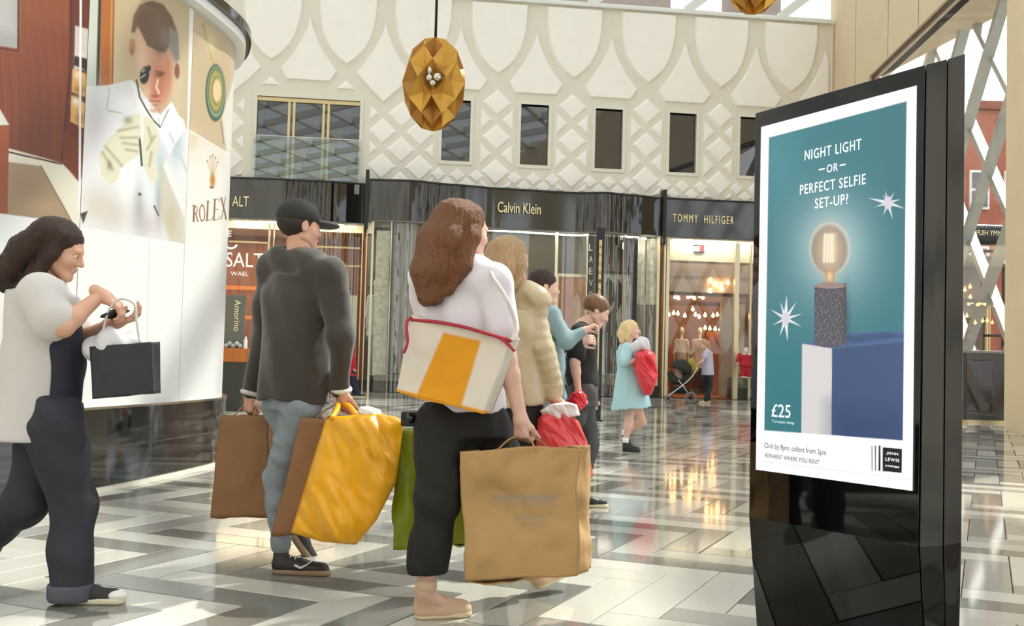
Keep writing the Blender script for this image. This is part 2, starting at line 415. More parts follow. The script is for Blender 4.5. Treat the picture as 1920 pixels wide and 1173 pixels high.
# windows of the facade
for wi, (a, b, c, d) in enumerate(wins):
    w_ = thing('window_%d' % (wi+1), None, None, FP((a+b)/2, c), kind='structure'); f_ = MB(); t = .1
    for (p, q, r, s_) in ((a-t, a, c-t, d+t), (b, b+t, c-t, d+t), (a, b, d, d+t), (a, b, c-t, c)):
        f_.hexa([FP(p, r, .03), FP(q, r, .03), FP(q, r, -.16), FP(p, r, -.16), FP(p, s_, .03), FP(q, s_, .03), FP(q, s_, -.16), FP(p, s_, -.16)])
    f_.build('window_frame', M_frame_w, w_)
    if wi == 0:
        edges = [a, a+.98, a+1.97, b]
        for e in edges[1:3]:
            mu = MB()
            for dx in (-.07, .07): mu.hexa([FP(e+dx-.035, c, -.05), FP(e+dx+.035, c, -.05), FP(e+dx+.035, c, -.15), FP(e+dx-.035, c, -.15), FP(e+dx-.035, d, -.05), FP(e+dx+.035, d, -.05), FP(e+dx+.035, d, -.15), FP(e+dx-.035, d, -.15)])
            mu.build('mullion', M_brass, w_)
        mu = MB(); mu.hexa([FP(a, d-.12, -.04), FP(b, d-.12, -.04), FP(b, d-.12, -.15), FP(a, d-.12, -.15), FP(a, d, -.04), FP(b, d, -.04), FP(b, d, -.15), FP(a, d, -.15)]); mu.build('transom', M_brass, w_)
        for i in range(3):
            g = MB(); g.add([FP(edges[i], c, -.12), FP(edges[i+1], c, -.12), FP(edges[i+1], d, -.12), FP(edges[i], d, -.12)], [(0, 1, 2, 3)]); g.build('pane', M_dglass, w_)
        g = MB(); g.hexa([FP(a-.05, c+.1, .16), FP(b+.05, c+.1, .16), FP(b+.05, c+.1, .14), FP(a-.05, c+.1, .14), FP(a-.05, 7.27, .16), FP(b+.05, 7.27, .16), FP(b+.05, 7.27, .14), FP(a-.05, 7.27, .14)])
        bal = g.build('glass_balustrade', glass_mat('balustrade_glass', 'e6ece8', 2.2, dens=.0), w_)
        g = MB(); g.bar(FP(a-.05, 7.28, .15), FP(b+.05, 7.28, .15), .035, .02); g.build('handrail', M_chrome, bal)
    else:
        g = MB(); g.add([FP(a, c, -.12), FP(b, c, -.12), FP(b, d, -.12), FP(a, d, -.12)], [(0, 1, 2, 3)]); g.build('pane', M_dglass, w_)
        g = MB(); g.bar(FP(a, c, -.1), FP(b, c, -.1), .06, .04); g.build('window_sill', M_frame_w, w_)
# ================= glazed diagrid roof =================
RZ = 13.0
rf = thing('ceiling', None, None, (0, 10, RZ), kind='structure')
def ywall(x): return 31.6+MW*x
st = 2.9
for sgn in (1, -1):
    for k in range(-22, 23):
        x0 = k*st+.5; # line x = x0 + sgn*(y-31)*0.62
        a = Vector((x0+sgn*(-14-31)*.62, -14, RZ)); b = Vector((x0+sgn*(32.3-31)*.62, 32.3, RZ))
        # clip to |x|<11
        def cl(p, q):
            d = q-p; t0, t1 = 0, 1
            for s1 in (1, -1):
                den = s1*d.x; num = 11-s1*p.x
                if abs(den) < 1e-9: continue
                t = num/den
                if den > 0: t1 = min(t1, t)
                else: t0 = max(t0, t)
            return (p+d*t0, p+d*t1) if t1 > t0 else None
        r = cl(a, b)
        if r and (r[1]-r[0]).length > 1: mb = MB(); mb.bar(r[0], r[1], .26, .32); mb.build('roof_beam', M_steel, rf)
g = MB(); g.add([(-11, -14, RZ+.2), (11, -14, RZ+.2), (11, 33.1, RZ+.2), (-11, 30.2, RZ+.2)], [(0, 1, 2, 3)]); g.build('roof_glass', glass_mat('roof_glass', 'eef4f6', 1.3), rf)
cop = MB()
for z0, z1, o in ((11.72, 11.80, .12), (11.80, 11.88, .02)):
    cop.hexa([FP(-14, z0, o), FP(9.85, z0, o), FP(9.85, z0, -.4), FP(-14, z0, -.4), FP(-14, z1, o), FP(9.85, z1, o), FP(9.85, z1, -.4), FP(-14, z1, -.4)])
cop.build('trim_1', M_steel, kind='structure')
cl_ = thing('window_11', None, None, FP(0, 11.9), kind='structure')
for k in range(-5, 4):
    u0 = 2.15+3.0*k
    for a_, b_ in ((u0, u0+1.35),):
        mb = MB(); mb.bar(FP(a_, 11.86, -.05), FP(b_, 12.95, -.05), .26, .12, up=nrm); mb.build('strut', M_steel, cl_)
    g = MB(); q0, q1 = max(u0, -13.9), min(u0+3, 9.8)
    if q1 > q0: g.add([FP(q0, 11.88, -.15), FP(q1, 11.88, -.15), FP(q1, 12.95, -.15), FP(q0, 12.95, -.15)], [(0, 1, 2, 3)]); g.build('pane', glass_mat('roof_glass', 'eef4f6', 1.3), cl_)
mb = MB(); mb.bar(FP(-13.9, 12.97, -.05), FP(9.8, 12.97, -.05), .15, .15); mb.build('window_frame', M_steel, cl_)
# ================= right-hand stone wall with the glazed entrance =================
def RP(Y, z, out=0): return Vector((9.85+.0675*(Y-33)-out, Y, z))    # out = into the arcade
rw = MB()
def slab_r(Ya, Yb, z0, z1, th=.5):
    rw.hexa([RP(Ya, z0), RP(Yb, z0), RP(Yb, z0, -th), RP(Ya, z0, -th), RP(Ya, z1), RP(Yb, z1), RP(Yb, z1, -th), RP(Ya, z1, -th)])
slab_r(28.8, 33.5, 0, 13.0, .3); slab_r(17.0, 28.8, 9.0, 13.0); slab_r(14.5, 19.3, 0, 9.0); slab_r(8, 17, 9.0, 13); slab_r(-14, 9, 9, 13)
rwall = rw.build('wall_right', M_beige, kind='structure')
jt = MB()
for Y in (30.3, 27, 24.5): jt.hexa([RP(Y, 9.02, .004), RP(Y+.03, 9.02, .004), RP(Y+.03, 9.02, 0), RP(Y, 9.02, 0), RP(Y, 11.9, .004), RP(Y+.03, 11.9, .004), RP(Y+.03, 11.9, 0), RP(Y, 11.9, 0)])
jt.build('panel_joint', mat('joint_shadow', '7d6c52', .8), rwall)  # thin brown joint lines between the stone panels
# entrance glazing
ent = thing('window_10', None, None, RP(24, 0), kind='structure')
fr = MB(); fr.bar(RP(19.3, 8.96, -.1), RP(28.8, 8.96, -.1), .06, .07); fr.bar(RP(28.75, 0, -.1), RP(28.75, 9, -.1), .06, .06); fr.build('window_frame', mat('bronze_frame', '5b4d3c', .4, metal=.4), ent)
for Ya, Yb in zip((19.3, 21.2, 23.1, 25.0, 26.9), (21.2, 23.1, 25.0, 26.9, 28.8)):
    g = MB(); g.add([RP(Ya+.01, .2, -.12), RP(Yb-.01, .2, -.12), RP(Yb-.01, 8.9, -.12), RP(Ya+.01, 8.9, -.12)], [(0, 1, 2, 3)]); g.build('pane', glass_mat('entrance_glass', 'ffffff', 1.2), ent)
# lattice struts outside the glazing
lat = thing('trim_2', None, None, RP(24, 0, -1.2), kind='structure')
M_lat = mat('lattice_cladding', 'a9aaa4', .35, metal=.3)
for sg in (1, -1):
    for k in range(-8, 9):
        yk = 23.2+2.5*k
        for z0, z1 in ((0, 9.6),):
            ya, yb = yk+sg*(z0-7.94)*.96, yk+sg*(z1-7.94)*.96
            if max(ya, yb) < 17.5 or min(ya, yb) > 28.5: continue
            t0, t1 = 0, 1
            for lim in (17.2, 28.7):
                if (ya-lim)*(yb-lim) < 0:
                    t = (lim-ya)/(yb-ya)
                    if (yb > ya) == (lim == 28.7): t1 = t
                    else: t0 = t
            A_, B_ = RP(ya, z0, -1.2-.08*sg), RP(yb, z1, -1.2-.08*sg); mb = MB(); mb.bar(A_+(B_-A_)*t0, A_+(B_-A_)*t1, .14, .22, up=(1, 0, 0)); mb.build('strut', M_lat, lat)
# arcade walls out of the frame (seen only in reflections)
bk = MB(); bk.box((0, -14.2, 6.5), (24, .4, 13)); bk.build('wall_front', M_pan, kind='structure')
lw = MB(); lw.box((-11.2, 9, 6.5), (.4, 46, 13)); lw.build('wall_left', M_pan, kind='structure')
# soffit of the deep entrance portal
so = MB()
dpt = [(17, 2.2), (20, 2.0), (23, 1.6), (26, .95), (28.8, .32)]
for (ya, da), (yb, db) in zip(dpt[:-1], dpt[1:]):
    so.hexa([RP(ya, 9.0, -.3), RP(yb, 9.0, -.3), RP(yb, 9.0, -db), RP(ya, 9.0, -da), RP(ya, 9.5, -.3), RP(yb, 9.5, -.3), RP(yb, 9.5, -db), RP(ya, 9.5, -da)])
so.build('soffit', M_beige, rwall)
# brick building beyond the entrance
bb = thing('brick_building', 'red brick building with white sash windows seen through the entrance glazing', 'building', (20, 46, 0))
q = MB(); q.box((22, 48, 6.2), (9, 4, 12.4)); q.build('wall', mat('red_brick', 'a4604a', .8, var=.12, vs=6, bump=.3, bs=8), bb)
q = MB(); q.box((22, 48, 12.6), (9.4, 4.4, .35)); q.box((23.5, 48, 13.6), (1.2, 1.2, 2)); q.build('roof_parapet', mat('brick_band', '8a4c3a', .8), bb)
for X in (18.6, 20.1, 21.6):
    for z in (2.4, 5.6, 8.9):
        q = MB(); q.box((X, 45.95, z), (.85, .12, 1.7)); f_ = q.build('window', mat('white_sash', 'e9e6df', .5), bb)
        for dz in (-.4, .4):
            q = MB(); q.box((X, 45.87, z+dz), (.66, .04, .68)); q.build('pane', M_dglass, f_)
q = MB(); q.box((22, 45.93, 4.0), (9.1, .1, .25)); q.box((22, 45.93, 7.2), (9.1, .1, .25)); q.build('band_course', mat('brick_band', '8a4c3a', .8), bb)
b2 = thing('warehouse_building', 'brown brick building rising behind the glass roof', 'building', (0, 42, 0))
q = MB(); q.box((-1.5, 44, 9.5), (15, 4, 19)); q.build('wall', mat('brown_brick', '9c8a80', .8, var=.1, vs=3), b2)
q = MB(); q.box((-1.5, 44, 19.1), (15.4, 4.3, .3)); q.build('roof_parapet', mat('brick_band', '8a4c3a', .8), b2)
q = MB(); q.box((9.6, 44, 9.3), (1.6, 4, 18.6)); q.build('stair_tower', mat('brown_brick', '9c8a80', .8), b2)
# ================= shopfronts =================
PK = [(-14, .1), (-8.3, .12), (-7, .25), (-5.5, .25), (-4.42, .06), (-4.30, .95), (-3.2, 1.1), (-1.9, .75), (-.6, .45), (1.8, .30), (2.6, .60), (3.5, .38), (4.46, .10), (4.56, .12), (9.8, .12)]
def prot(u):
    for (a, pa), (b, pb) in zip(PK[:-1], PK[1:]):
        if a <= u <= b:
            t = (u-a)/(b-a); t = t*t*(3-2*t); return pa+(pb-pa)*t
    return .1
def upx(px, py=560, off=0):
    u = 0
    for _ in range(6):
        p0 = FP(0, 0, prot(u)+off); q_ = onplane(px, py, p0, nrm); u = (q_-FP(0, 0, 0)).dot(eU)
    return u
def zpx(px, py, off=0):
    u = upx(px, py, off); return onplane(px, py, FP(0, 0, prot(u)+off), nrm).z
def strip(u0, u1, z0, z1, off=0, th=.05, rip=0, wl=.16, step=.05):
    n = max(1, int((u1-u0)/step)); mb = MB(); vs = []
    for i in range(n+1):
        u = u0+(u1-u0)*i/n; p = prot(u)+off+(rip*math.sin(2*math.pi*u/wl)+rip*.6*math.sin(2*math.pi*u/wl/1.7+1) if rip else 0)
        for z, o in ((z0, p), (z1, p), (z1, p-th), (z0, p-th)): vs.append(FP(u, z, o))
    fs = [(4*i+j, 4*i+(j+1) % 4, 4*i+4+(j+1) % 4, 4*i+4+j) for i in range(n) for j in range(4)]+[(0, 1, 2, 3), (4*n, 4*n+3, 4*n+2, 4*n+1)]
    mb.add(vs, fs, 0, False); return mb
M_fasc = mat('fascia_black_glass', '0c0c0a', .05, ior=1.75)
M_fascg = mat('fascia_grey_glass', '1f201d', .10, ior=1.8)
FB, FT = 4.87, 6.0
def fascia(label, segs):
    t = thing('shop_fascia', label, 'shop sign', FP((segs[0][0]+segs[-1][1])/2, FB), group=None)
    for (a, b, m_, rip) in segs:
        o = strip(a, b, FB, FT, .06, .12, rip, step=.02 if rip else .08).build('fascia_panel', m_, t)
    a, b = segs[0][0], segs[-1][1]
    strip(a, b, FB-.05, FB, .04, .3, 0).build('soffit_edge', M_grey, t)
    tb = strip(a, b, FT-.02, FT+.03, .10, prot((a+b)/2)+.4, 0)
    tb.build('top_capping', M_blackm, t)
    return t
u1 = upx(530, 380); u2 = upx(632, 380)
fa = fascia('black glossy fascia at the left end of the shop row, lettered ALT', [(-10.5, u1, M_fascg, 0), (u1, u2, M_fasc, .012), (u2, -4.42, M_fasc, 0)])
ua, ub, uc, ud = upx(783, 380), upx(862, 380), upx(1078, 395), upx(1182, 400)
fb = fascia('curved black glossy fascia lettered Calvin Klein in gold', [(-4.30, ua, M_fasc, 0), (ua, ub, M_fasc, .014), (ub, uc, M_fascg, 0), (uc, ud, M_fasc, .012), (ud, 4.46, M_fasc, 0)])
fc = fascia('black glossy fascia lettered TOMMY HILFIGER in gold', [(4.56, 9.75, M_fascg, 0)])
def ontext(body, x0, y0, x1, y1, off, m_, parent, height=None, name='lettering', **k):
    ym = (y0+y1)/2; ucen = upx((x0+x1)/2, ym, off); a = upx(x0, ym, off); b = upx(x1, ym, off)
    z1 = zpx((x0+x1)/2, y0, off); z0 = zpx((x0+x1)/2, y1, off)
    # follow the local chord of the curved front
    pa, pb = FP(a, 0, prot(a)+off), FP(b, 0, prot(b)+off); 
    return text(body, FP(ucen, (z0+z1)/2, max(prot(a), prot(b), prot(ucen))+off), (pb-pa), (0, 0, 1), (pb-pa).length, m_, name, parent, height=z1-z0, **k)
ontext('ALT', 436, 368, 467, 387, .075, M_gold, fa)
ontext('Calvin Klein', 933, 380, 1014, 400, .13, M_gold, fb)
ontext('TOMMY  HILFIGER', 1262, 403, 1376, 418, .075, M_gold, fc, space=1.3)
# blade between the bays
for (u_, px_, nm) in ((-4.36, 700, 'dark vertical fin between left and middle shopfronts'), (4.51, 1248, 'dark vertical fin between middle and right shopfronts')):
    q = MB(); q.hexa([FP(u_-.05, 4.6, 1.25 if u_ < 0 else .3), FP(u_+.05, 4.6, 1.25 if u_ < 0 else .3), FP(u_+.05, 4.6, 0), FP(u_-.05, 4.6, 0), FP(u_-.05, 6.25, 1.25 if u_ < 0 else .3), FP(u_+.05, 6.25, 1.25 if u_ < 0 else .3), FP(u_+.05, 6.25, 0), FP(u_-.05, 6.25, 0)])
    q.build('shopfront_fin', M_blackm, label=nm, cat='fin')
# rooms
def room(u0, u1, depth, back, fl, ceil, light, en, name):
    r = MB()
    def hb(a, b, z0, z1, o0, o1, mi): r.hexa([FP(a, z0, o0), FP(b, z0, o0), FP(b, z0, o1), FP(a, z0, o1), FP(a, z1, o0), FP(b, z1, o0), FP(b, z1, o1), FP(a, z1, o1)], mi)
    hb(u0, u1, 0, 4.9, -depth, -depth-.1, 0); hb(u0-.1, u0, 0, 4.9, -.2, -depth, 0); hb(u1, u1+.1, 0, 4.9, -.2, -depth, 0)
    hb(u0, u1, 4.8, 4.95, -.05, -depth, 1); hb(u0, u1, 0.0, .03, -.05, -depth, 2)
    r.build(name, [back, ceil, fl], kind='structure')
    l = bpy.data.lights.new('shop_light', 'AREA'); l.shape = 'RECTANGLE'; l.size = (u1-u0)*.8; l.size_y = depth*.6; l.energy = en; l.color = light
    lo = bpy.data.objects.new('shop_light', l); COL.objects.link(lo); lo.location = FP((u0+u1)/2, 4.7, -depth*.5)
    lo.rotation_euler = (0, 0, math.atan(MW))
def added_fill(u0, u1, en, col):  # added fill strip behind the glass, brightens dark bulkheads and posters
    l = bpy.data.lights.new('window_light', 'AREA'); l.shape = 'RECTANGLE'; l.size = (u1-u0); l.size_y = .08; l.energy = en; l.color = col
    um = (u0+u1)/2; p = max(prot(u0), prot(um), prot(u1)); lo = bpy.data.objects.new('window_light', l); COL.objects.link(lo); lo.location = FP(um, 4.78, prot(um)+.02)
    lo.rotation_euler = (math.radians(32), 0, math.atan(MW))
added_fill(-8.2, -4.6, 35, (1, .85, .65)); added_fill(-4.1, 4.3, 90, (1, .95, .88)); added_fill(4.8, 9.4, 48, (1, .92, .78))
room(-10.4, -4.4, 4, mat('brown_shop_wall', '8a5233', .6), M_dwood, M_cream, (1, .76, .5), 190, 'wall_shop_left')
room(-4.2, 4.4, 3, mat('grey_shop_wall', '5c5850', .6), M_grey, M_blackm, (1, .9, .8), 140, 'wall_shop_middle')
room(4.6, 9.7, 5, mat('brown_shop_wall2', '7c5238', .6), M_wood, mat('tan_ceiling', '9c7458', .7), (1, .74, .48), 230, 'wall_shop_right')
def pbox(mb, x0, y0, x1, y1, off, th=.05, mi=0, follow=False):
    """box on the shop line, its rectangle measured on the photo"""
    a = upx(x0, (y0+y1)/2, off); b = upx(x1, (y0+y1)/2, off); xm = (x0+x1)/2; z1 = zpx(xm, y0, off); z0 = max(zpx(xm, y1, off), 0.0)
    p = prot((a+b)/2)+off
    mb.hexa([FP(a, z0, p), FP(b, z0, p), FP(b, z0, p-th), FP(a, z0, p-th), FP(a, z1, p), FP(b, z1, p), FP(b, z1, p-th), FP(a, z1, p-th)], mi); return a, b, z0, z1, p
def one(name, m_, rect, off, th=.05, parent=None, **k):
    mb = MB(); r = pbox(mb, *rect, off, th); return mb.build(name, m_, parent, **k), r
def shopfront(label, u0, u1, panes, mulls, plinth=True, group=None):
    t = thing('shopfront', label, 'shop window', FP((u0+u1)/2, 0, prot((u0+u1)/2)))
    for (a, b, m_, rip) in panes: strip(a, b, .02 if not plinth else .5, FB-.05, -.02, .02, rip, wl=.3, step=.03 if rip else .12).build('pane', m_, t)
    for (px, wpx, m_) in mulls:
        u = upx(px, 600); w_ = wpx*.0155/2; p = prot(u); mb = MB()
        mb.hexa([FP(u-w_, 0, p+.05), FP(u+w_, 0, p+.05), FP(u+w_, 0, p-.08), FP(u-w_, 0, p-.08), FP(u-w_, FB-.05, p+.05), FP(u+w_, FB-.05, p+.05), FP(u+w_, FB-.05, p-.08), FP(u-w_, FB-.05, p-.08)]); mb.build('mullion', m_, t)
    return t
M_chm = mat('pale_gold_mullion', 'd8cfae', .25, metal=.5)
M_sg = glass_mat('smoked_shop_glass', 'fafaf8', 1.75)
sA = shopfront('left shopfront with brown timber interior and gold-framed glass', -10.4, -4.45, [(-10.4, upx(530), M_glass, 0), (upx(530), upx(662), M_sg, .02), (upx(662), -4.45, M_glass, 0)], [(499, 3, M_chm), (508, 2, M_chm), (675, 2, M_chm), (683, 2, M_chm), (694, 4, M_chm)], False)
for rect, off in (((420, 412, 700, 432), -.3),): one('bulkhead', M_cream, rect, off, .3, sA)
for y in (463, 497): one('shelf', M_brass, (585, y-1, 676, y+2), -.6, .25, sA)
one('shelf', M_brass, (430, 452, 500, 455), -.6, .25, sA)
for i in range(15): one('slat', M_dwood, (592+i*5.6, 437, 595+i*5.6, 700), -1.0, .05, sA)
for i in range(6): one('slat', mat('orange_slat', 'b9601f', .5), (428+i*12, 540, 436+i*12, 566), -1.2, .05, sA)
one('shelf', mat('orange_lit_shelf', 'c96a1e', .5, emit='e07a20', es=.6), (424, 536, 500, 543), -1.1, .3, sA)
one('shelf', mat('orange_lit_shelf', 'c96a1e', .5), (455, 592, 500, 598), -1.1, .3, sA)
one('low_cabinet', M_wood2, (455, 690, 500, 752), -1.0, .4, sA)
for (x, y) in ((579, 467), (595, 473), (634, 513), (583, 462)):
    q = MB(); p = W(x, y, 33.0); q.ball(p, .07); q.build('downlight', M_lamp, sA)
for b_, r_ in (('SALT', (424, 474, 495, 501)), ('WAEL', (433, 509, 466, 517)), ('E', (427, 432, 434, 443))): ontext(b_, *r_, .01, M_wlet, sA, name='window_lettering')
pts = [FP(upx(x, 470), zpx(x, y), prot(upx(x, 470))+.02) for x, y in ((426, 464), (433, 466), (440, 464), (444, 459))]
q = MB(); q.tube(pts, .03, 6); q.build('window_lettering', M_wlet, sA)
pm, r = one('shop_poster', mat('cream_poster', 'dbd3bb', .7), (620, 553, 669, 629), -.25, .03, label='cream poster with scattered small marks in the left shopfront', cat='poster')
mk = MB()
for i in range(26):
    x = 624+random.random()*42; y = 556+random.random()*70
    if abs(x-645) < 8 and abs(y-590) < 12: continue
    pbox(mk, x, y, x+2.5, y+1.6, -.24, .012)
mk.build('printed_marks', mat('print_grey', '8a8672', .7), pm)
q = MB()
for rr in ((640, 580, 642, 601), (640, 580, 649, 582), (647, 580, 649, 601), (640, 590, 649, 592), (640, 599, 649, 601)): pbox(q, *rr, -.24, .012)
q.build('printed_figure', mat('print_dark', '5a5244', .7), pm)
# pale stone pier + middle shopfront
ps, _ = one('marble_pier', mat('speckled_marble', 'b9b6a4', .25, var=.3, vs=9), (702, 432, 728, 704), -.05, .25, label='pale speckled marble pier left of the tall black and white panel', cat='pier')
sB = shopfront('middle curved shopfront with fluted glass and dark interior', -4.3, 4.45, [(-4.28, upx(730), M_glass, 0), (upx(730), upx(905), M_sg, .03), (upx(905), upx(1100), M_sg, 0), (upx(1100), upx(1232), M_sg, .02), (upx(1232), 4.44, M_glass, .02)], [(729, 2, M_chrome), (808, 2, M_chm), (822, 2, M_chm), (1040, 5, M_chm), (1098, 2, M_chm), (1166, 2, M_chrome), (1189, 7, M_blackm), (1232, 5, M_chm), (1244, 3, M_chm)], False)
one('bulkhead', mat('dark_bulkhead', '47453e', .6), (862, 436, 1100, 512), -.9, .1, sB)
# advert with a model in black and white : abstract figure
ad, _ = one('advert_panel', mat('ad_grey', '77776b', .5), (731, 418, 792, 700), -.2, .04, label='tall grey advert panel with black strap shapes behind the fluted glass', cat='advert')
def flatpoly(pts, off, m_, parent, name, th=.01):
    ps_ = [(upx(x, y, off), zpx(x, y, off)) for x, y in pts]; p = prot(ps_[0][0])+off; mb = MB(); n = len(ps_)
    vs = [FP(u, z, p) for u, z in ps_]+[FP(u, z, p-th) for u, z in ps_]
    mb.add(vs, [tuple(range(n)), tuple(range(n, 2*n))[::-1]]+[(i, (i+1) % n, n+(i+1) % n, n+i) for i in range(n)]); return mb.build(name, m_, parent)
flatpoly([(729, 490), (735, 520), (740, 560), (736, 640), (745, 700), (738, 702), (730, 640), (727, 560)], -.18, M_blackm, ad, 'printed_shape')
flatpoly([(788, 470), (776, 492), (768, 530), (762, 580), (756, 640), (762, 700), (772, 702), (768, 640), (776, 560), (786, 520), (793, 500)], -.18, M_blackm, ad, 'printed_shape')
flatpoly([(740, 556), (764, 556), (764, 560), (740, 560)], -.18, mat('ad_light', 'a9aa9c', .6), ad, 'printed_band')
flatpoly([(748, 420), (752, 420), (751, 520), (747, 520)], -.18, M_blackm, ad, 'printed_shape')
# orange framed poster in middle window
op, _ = one('framed_poster', mat('orange_brown_print', 'b4723c', .5, var=.15, vs=2), (1046, 520, 1098, 702), -.35, .04, label='orange brown framed poster in the middle shop window', cat='poster')
for rr in ((1043, 513, 1101, 519), (1096, 517, 1101, 704), (1043, 700, 1101, 705), (1042, 517, 1046, 702)): one('frame', M_chm, rr, -.32, .06, op)
flatpoly([(1075, 560), (1084, 548), (1090, 562), (1088, 640), (1092, 700), (1074, 700), (1072, 640)], -.33, mat('print_cream', 'd8b899', .6), op, 'printed_shape')
flatpoly([(1072, 585), (1076, 570), (1077, 640), (1070, 600)], -.33, mat('print_red', 'c8442a', .6), op, 'printed_shape')
op2, _ = one('framed_poster', mat('pale_grey_print', 'b3b4ac', .5), (1132, 512, 1180, 704), -.35, .04, label='black and white framed poster right of the gold lettered totem', cat='poster')
for rr in ((1130, 509, 1183, 513), (1180, 510, 1186, 706)): one('frame', M_blackm, rr, -.32, .06, op2)
flatpoly([(1140, 520), (1150, 530), (1152, 560), (1146, 575), (1138, 560), (1136, 530)], -.33, M_blackm, op2, 'printed_shape')
flatpoly([(1158, 520), (1166, 535), (1164, 570), (1155, 590), (1160, 640), (1168, 700), (1136, 700), (1134, 620), (1142, 590), (1152, 575)], -.33, mat('print_charcoal', '2b2a27', .6), op2, 'printed_shape')
one('window_plinth', M_grey, (1126, 703, 1186, 722), -.2, .4, sB); one('window_plinth', M_grey, (701, 703, 760, 714), -.1, 1.2, sB)
one('base_plinth', M_blackm, (640, 716, 1060, 744), -.05, .5, sB); one('base_plinth', M_blackm, (1128, 722, 1232, 744), -.05, .5, sB)
cp_, _ = one('text_column', mat('charcoal_column', '3c3b36', .3), (1101, 436, 1114, 704), -.02, .2, label='charcoal column with vertical white lettering beside the totem', cat='column')
for i, ch in enumerate('LAEVOL'): ontext(ch, 1104, 458+i*22, 1111, 470+i*22, .0, mat('pale_print', 'c9c7bb', .5), cp_, name='lettering')
# printed curtains
for i, (x0, x1) in enumerate(((1191, 1208), (1213, 1231))):
    cu_, _ = one('printed_drape', mat('leaf_print_drape', 'd6d3bf', .8, var=.45, vs=5), (x0, 438, x1, 571), -.25, .04, label=('left' if i == 0 else 'right')+' pale leaf-print panel hanging between the dark post and the right shop', cat='drape', group='leaf print drapes')
    one('lower_band', mat('grey_band', '85837a', .6), (x0, 572, x1, 744), -.25, .04, cu_)
# right shopfront
sC = shopfront('right shopfront with cream header and warm lit interior', 4.56, 9.7, [(4.56, upx(1380), M_glass, 0), (upx(1380), 9.7, M_glass, 0)], [(1250, 6, M_chm), (1380, 9, M_chm), (1406, 3, M_chm)], False)
one('bulkhead', M_cream, (1252, 440, 1440, 491), -.3, .1, sC); one('bulkhead', mat('taupe_band', 'a58c7a', .6), (1252, 491, 1440, 520), -.34, .1, sC)
one('bulkhead', mat('rose_band', 'b39c8b', .6), (1252, 520, 1440, 549), -.38, .1, sC); one('beam', M_dwood, (1252, 549, 1440, 556), -.6, .2, sC); one('beam', M_dwood, (1252, 566, 1420, 574), -1.6, .2, sC)
one('pilaster', mat('pinkish_pier', 'a79284', .5), (1352, 556, 1374, 742), -.5, .2, sC); one('wood_column', M_wood, (1324, 622, 1348, 742), -2.8, .2, sC)
one('cabinet', mat('orange_panel', 'b9652a', .5), (1255, 645, 1272, 690), -2.5, .4, sC); one('cabinet', M_wood, (1262, 700, 1330, 740), -3.4, .4, sC)
one('plinth', M_grey, (1371, 708, 1440, 728), -.15, .5, sC); one('plinth', M_blackm, (1371, 728, 1440, 746), -.12, .5, sC)
one('inner_frame', M_cream, (1385, 570, 1398, 700), -1.2, .1, sC); one('inner_frame', M_dwood, (1398, 560, 1402, 705), -1.0, .1, sC)
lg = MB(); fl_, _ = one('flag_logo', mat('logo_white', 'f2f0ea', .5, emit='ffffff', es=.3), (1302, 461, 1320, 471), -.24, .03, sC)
one('logo_red', mat('logo_red', 'a83a3a', .5), (1312, 461, 1320, 471), -.235, .03, sC); one('logo_bar', mat('logo_navy', '2a2c44', .5), (1301, 459, 1321, 461.5), -.235, .03, sC); one('logo_bar', mat('logo_navy', '2a2c44', .5), (1301, 471, 1321, 473.5), -.235, .03, sC)
# festoon lights
M_wire = mat('festoon_wire', '3a2a1c', .6)
fest = [(33.2, [(1266, 557), (1272, 559), (1290, 557), (1297, 556), (1302, 559), (1312, 555), (1318, 558)], 'festoon of warm bulbs highest in the right shop'),
        (34.0, [(1254, 590), (1263, 587), (1271, 588), (1284, 592), (1299, 580), (1304, 590), (1311, 594), (1322, 591), (1337, 592), (1345, 590), (1367, 580)], 'long festoon of warm bulbs across the middle of the right shop'),
        (35.0, [(1322, 615), (1331, 616), (1341, 617), (1350, 618)], 'short festoon of warm bulbs lowest, above the woman with the pushchair'),
        (32.6, [(1333, 527), (1342, 533), (1352, 535), (1365, 530), (1354, 542), (1332, 546)], 'festoon of pale bulbs in front of the rose band')]
for Y, pts, lab in fest:
    t = thing('festoon_light', lab, 'string light', W(*pts[0], Y), group=None)
    P = sorted([W(x, y, Y) for x, y in pts], key=lambda p: p.x); wr = []
    for a, b in zip(P[:-1], P[1:]): wr += [a+Vector((0, 0, .06)), (a+b)/2+Vector((0, 0, -.02))]
    wr.append(P[-1]+Vector((0, 0, .06))); q = MB(); q.tube(wr, .008, 5); q.build('wire', M_wire, t)
    for p in P: q = MB(); q.ball(p, .055, 8); q.lathe(p+Vector((0, 0, .045)), [(.02, 0), (.02, .05)], 8); q.build('bulb', M_lamp, t)
# ================= advertising hoarding (curved) =================
HC = [(-4.6, 4.2), (-3.95, 5.2), (-3.55, 6.2), (-3.31, 6.9), (-3.06, 7.7), (-2.87, 8.6), (-2.755, 9.4), (-2.72, 9.95), (-2.80, 10.4), (-3.02, 10.95), (-3.5, 11.5), (-4.3, 11.9)]
def crom(P, n=14):
    out = []
    for i in range(len(P)-1):
        p0 = Vector(P[max(i-1, 0)]); p1 = Vector(P[i]); p2 = Vector(P[i+1]); p3 = Vector(P[min(i+2, len(P)-1)])
        for k in range(n):
            t = k/n; out.append(.5*((2*p1)+(p2-p0)*t+(2*p0-5*p1+4*p2-p3)*t*t+(3*p1-p0-3*p2+p3)*t**3))
    out.append(Vector(P[-1])); return out
HP = np.array([tuple(p) for p in crom(HC)]); HS = np.concatenate([[0], np.cumsum(np.hypot(*np.diff(HP, axis=0).T))])
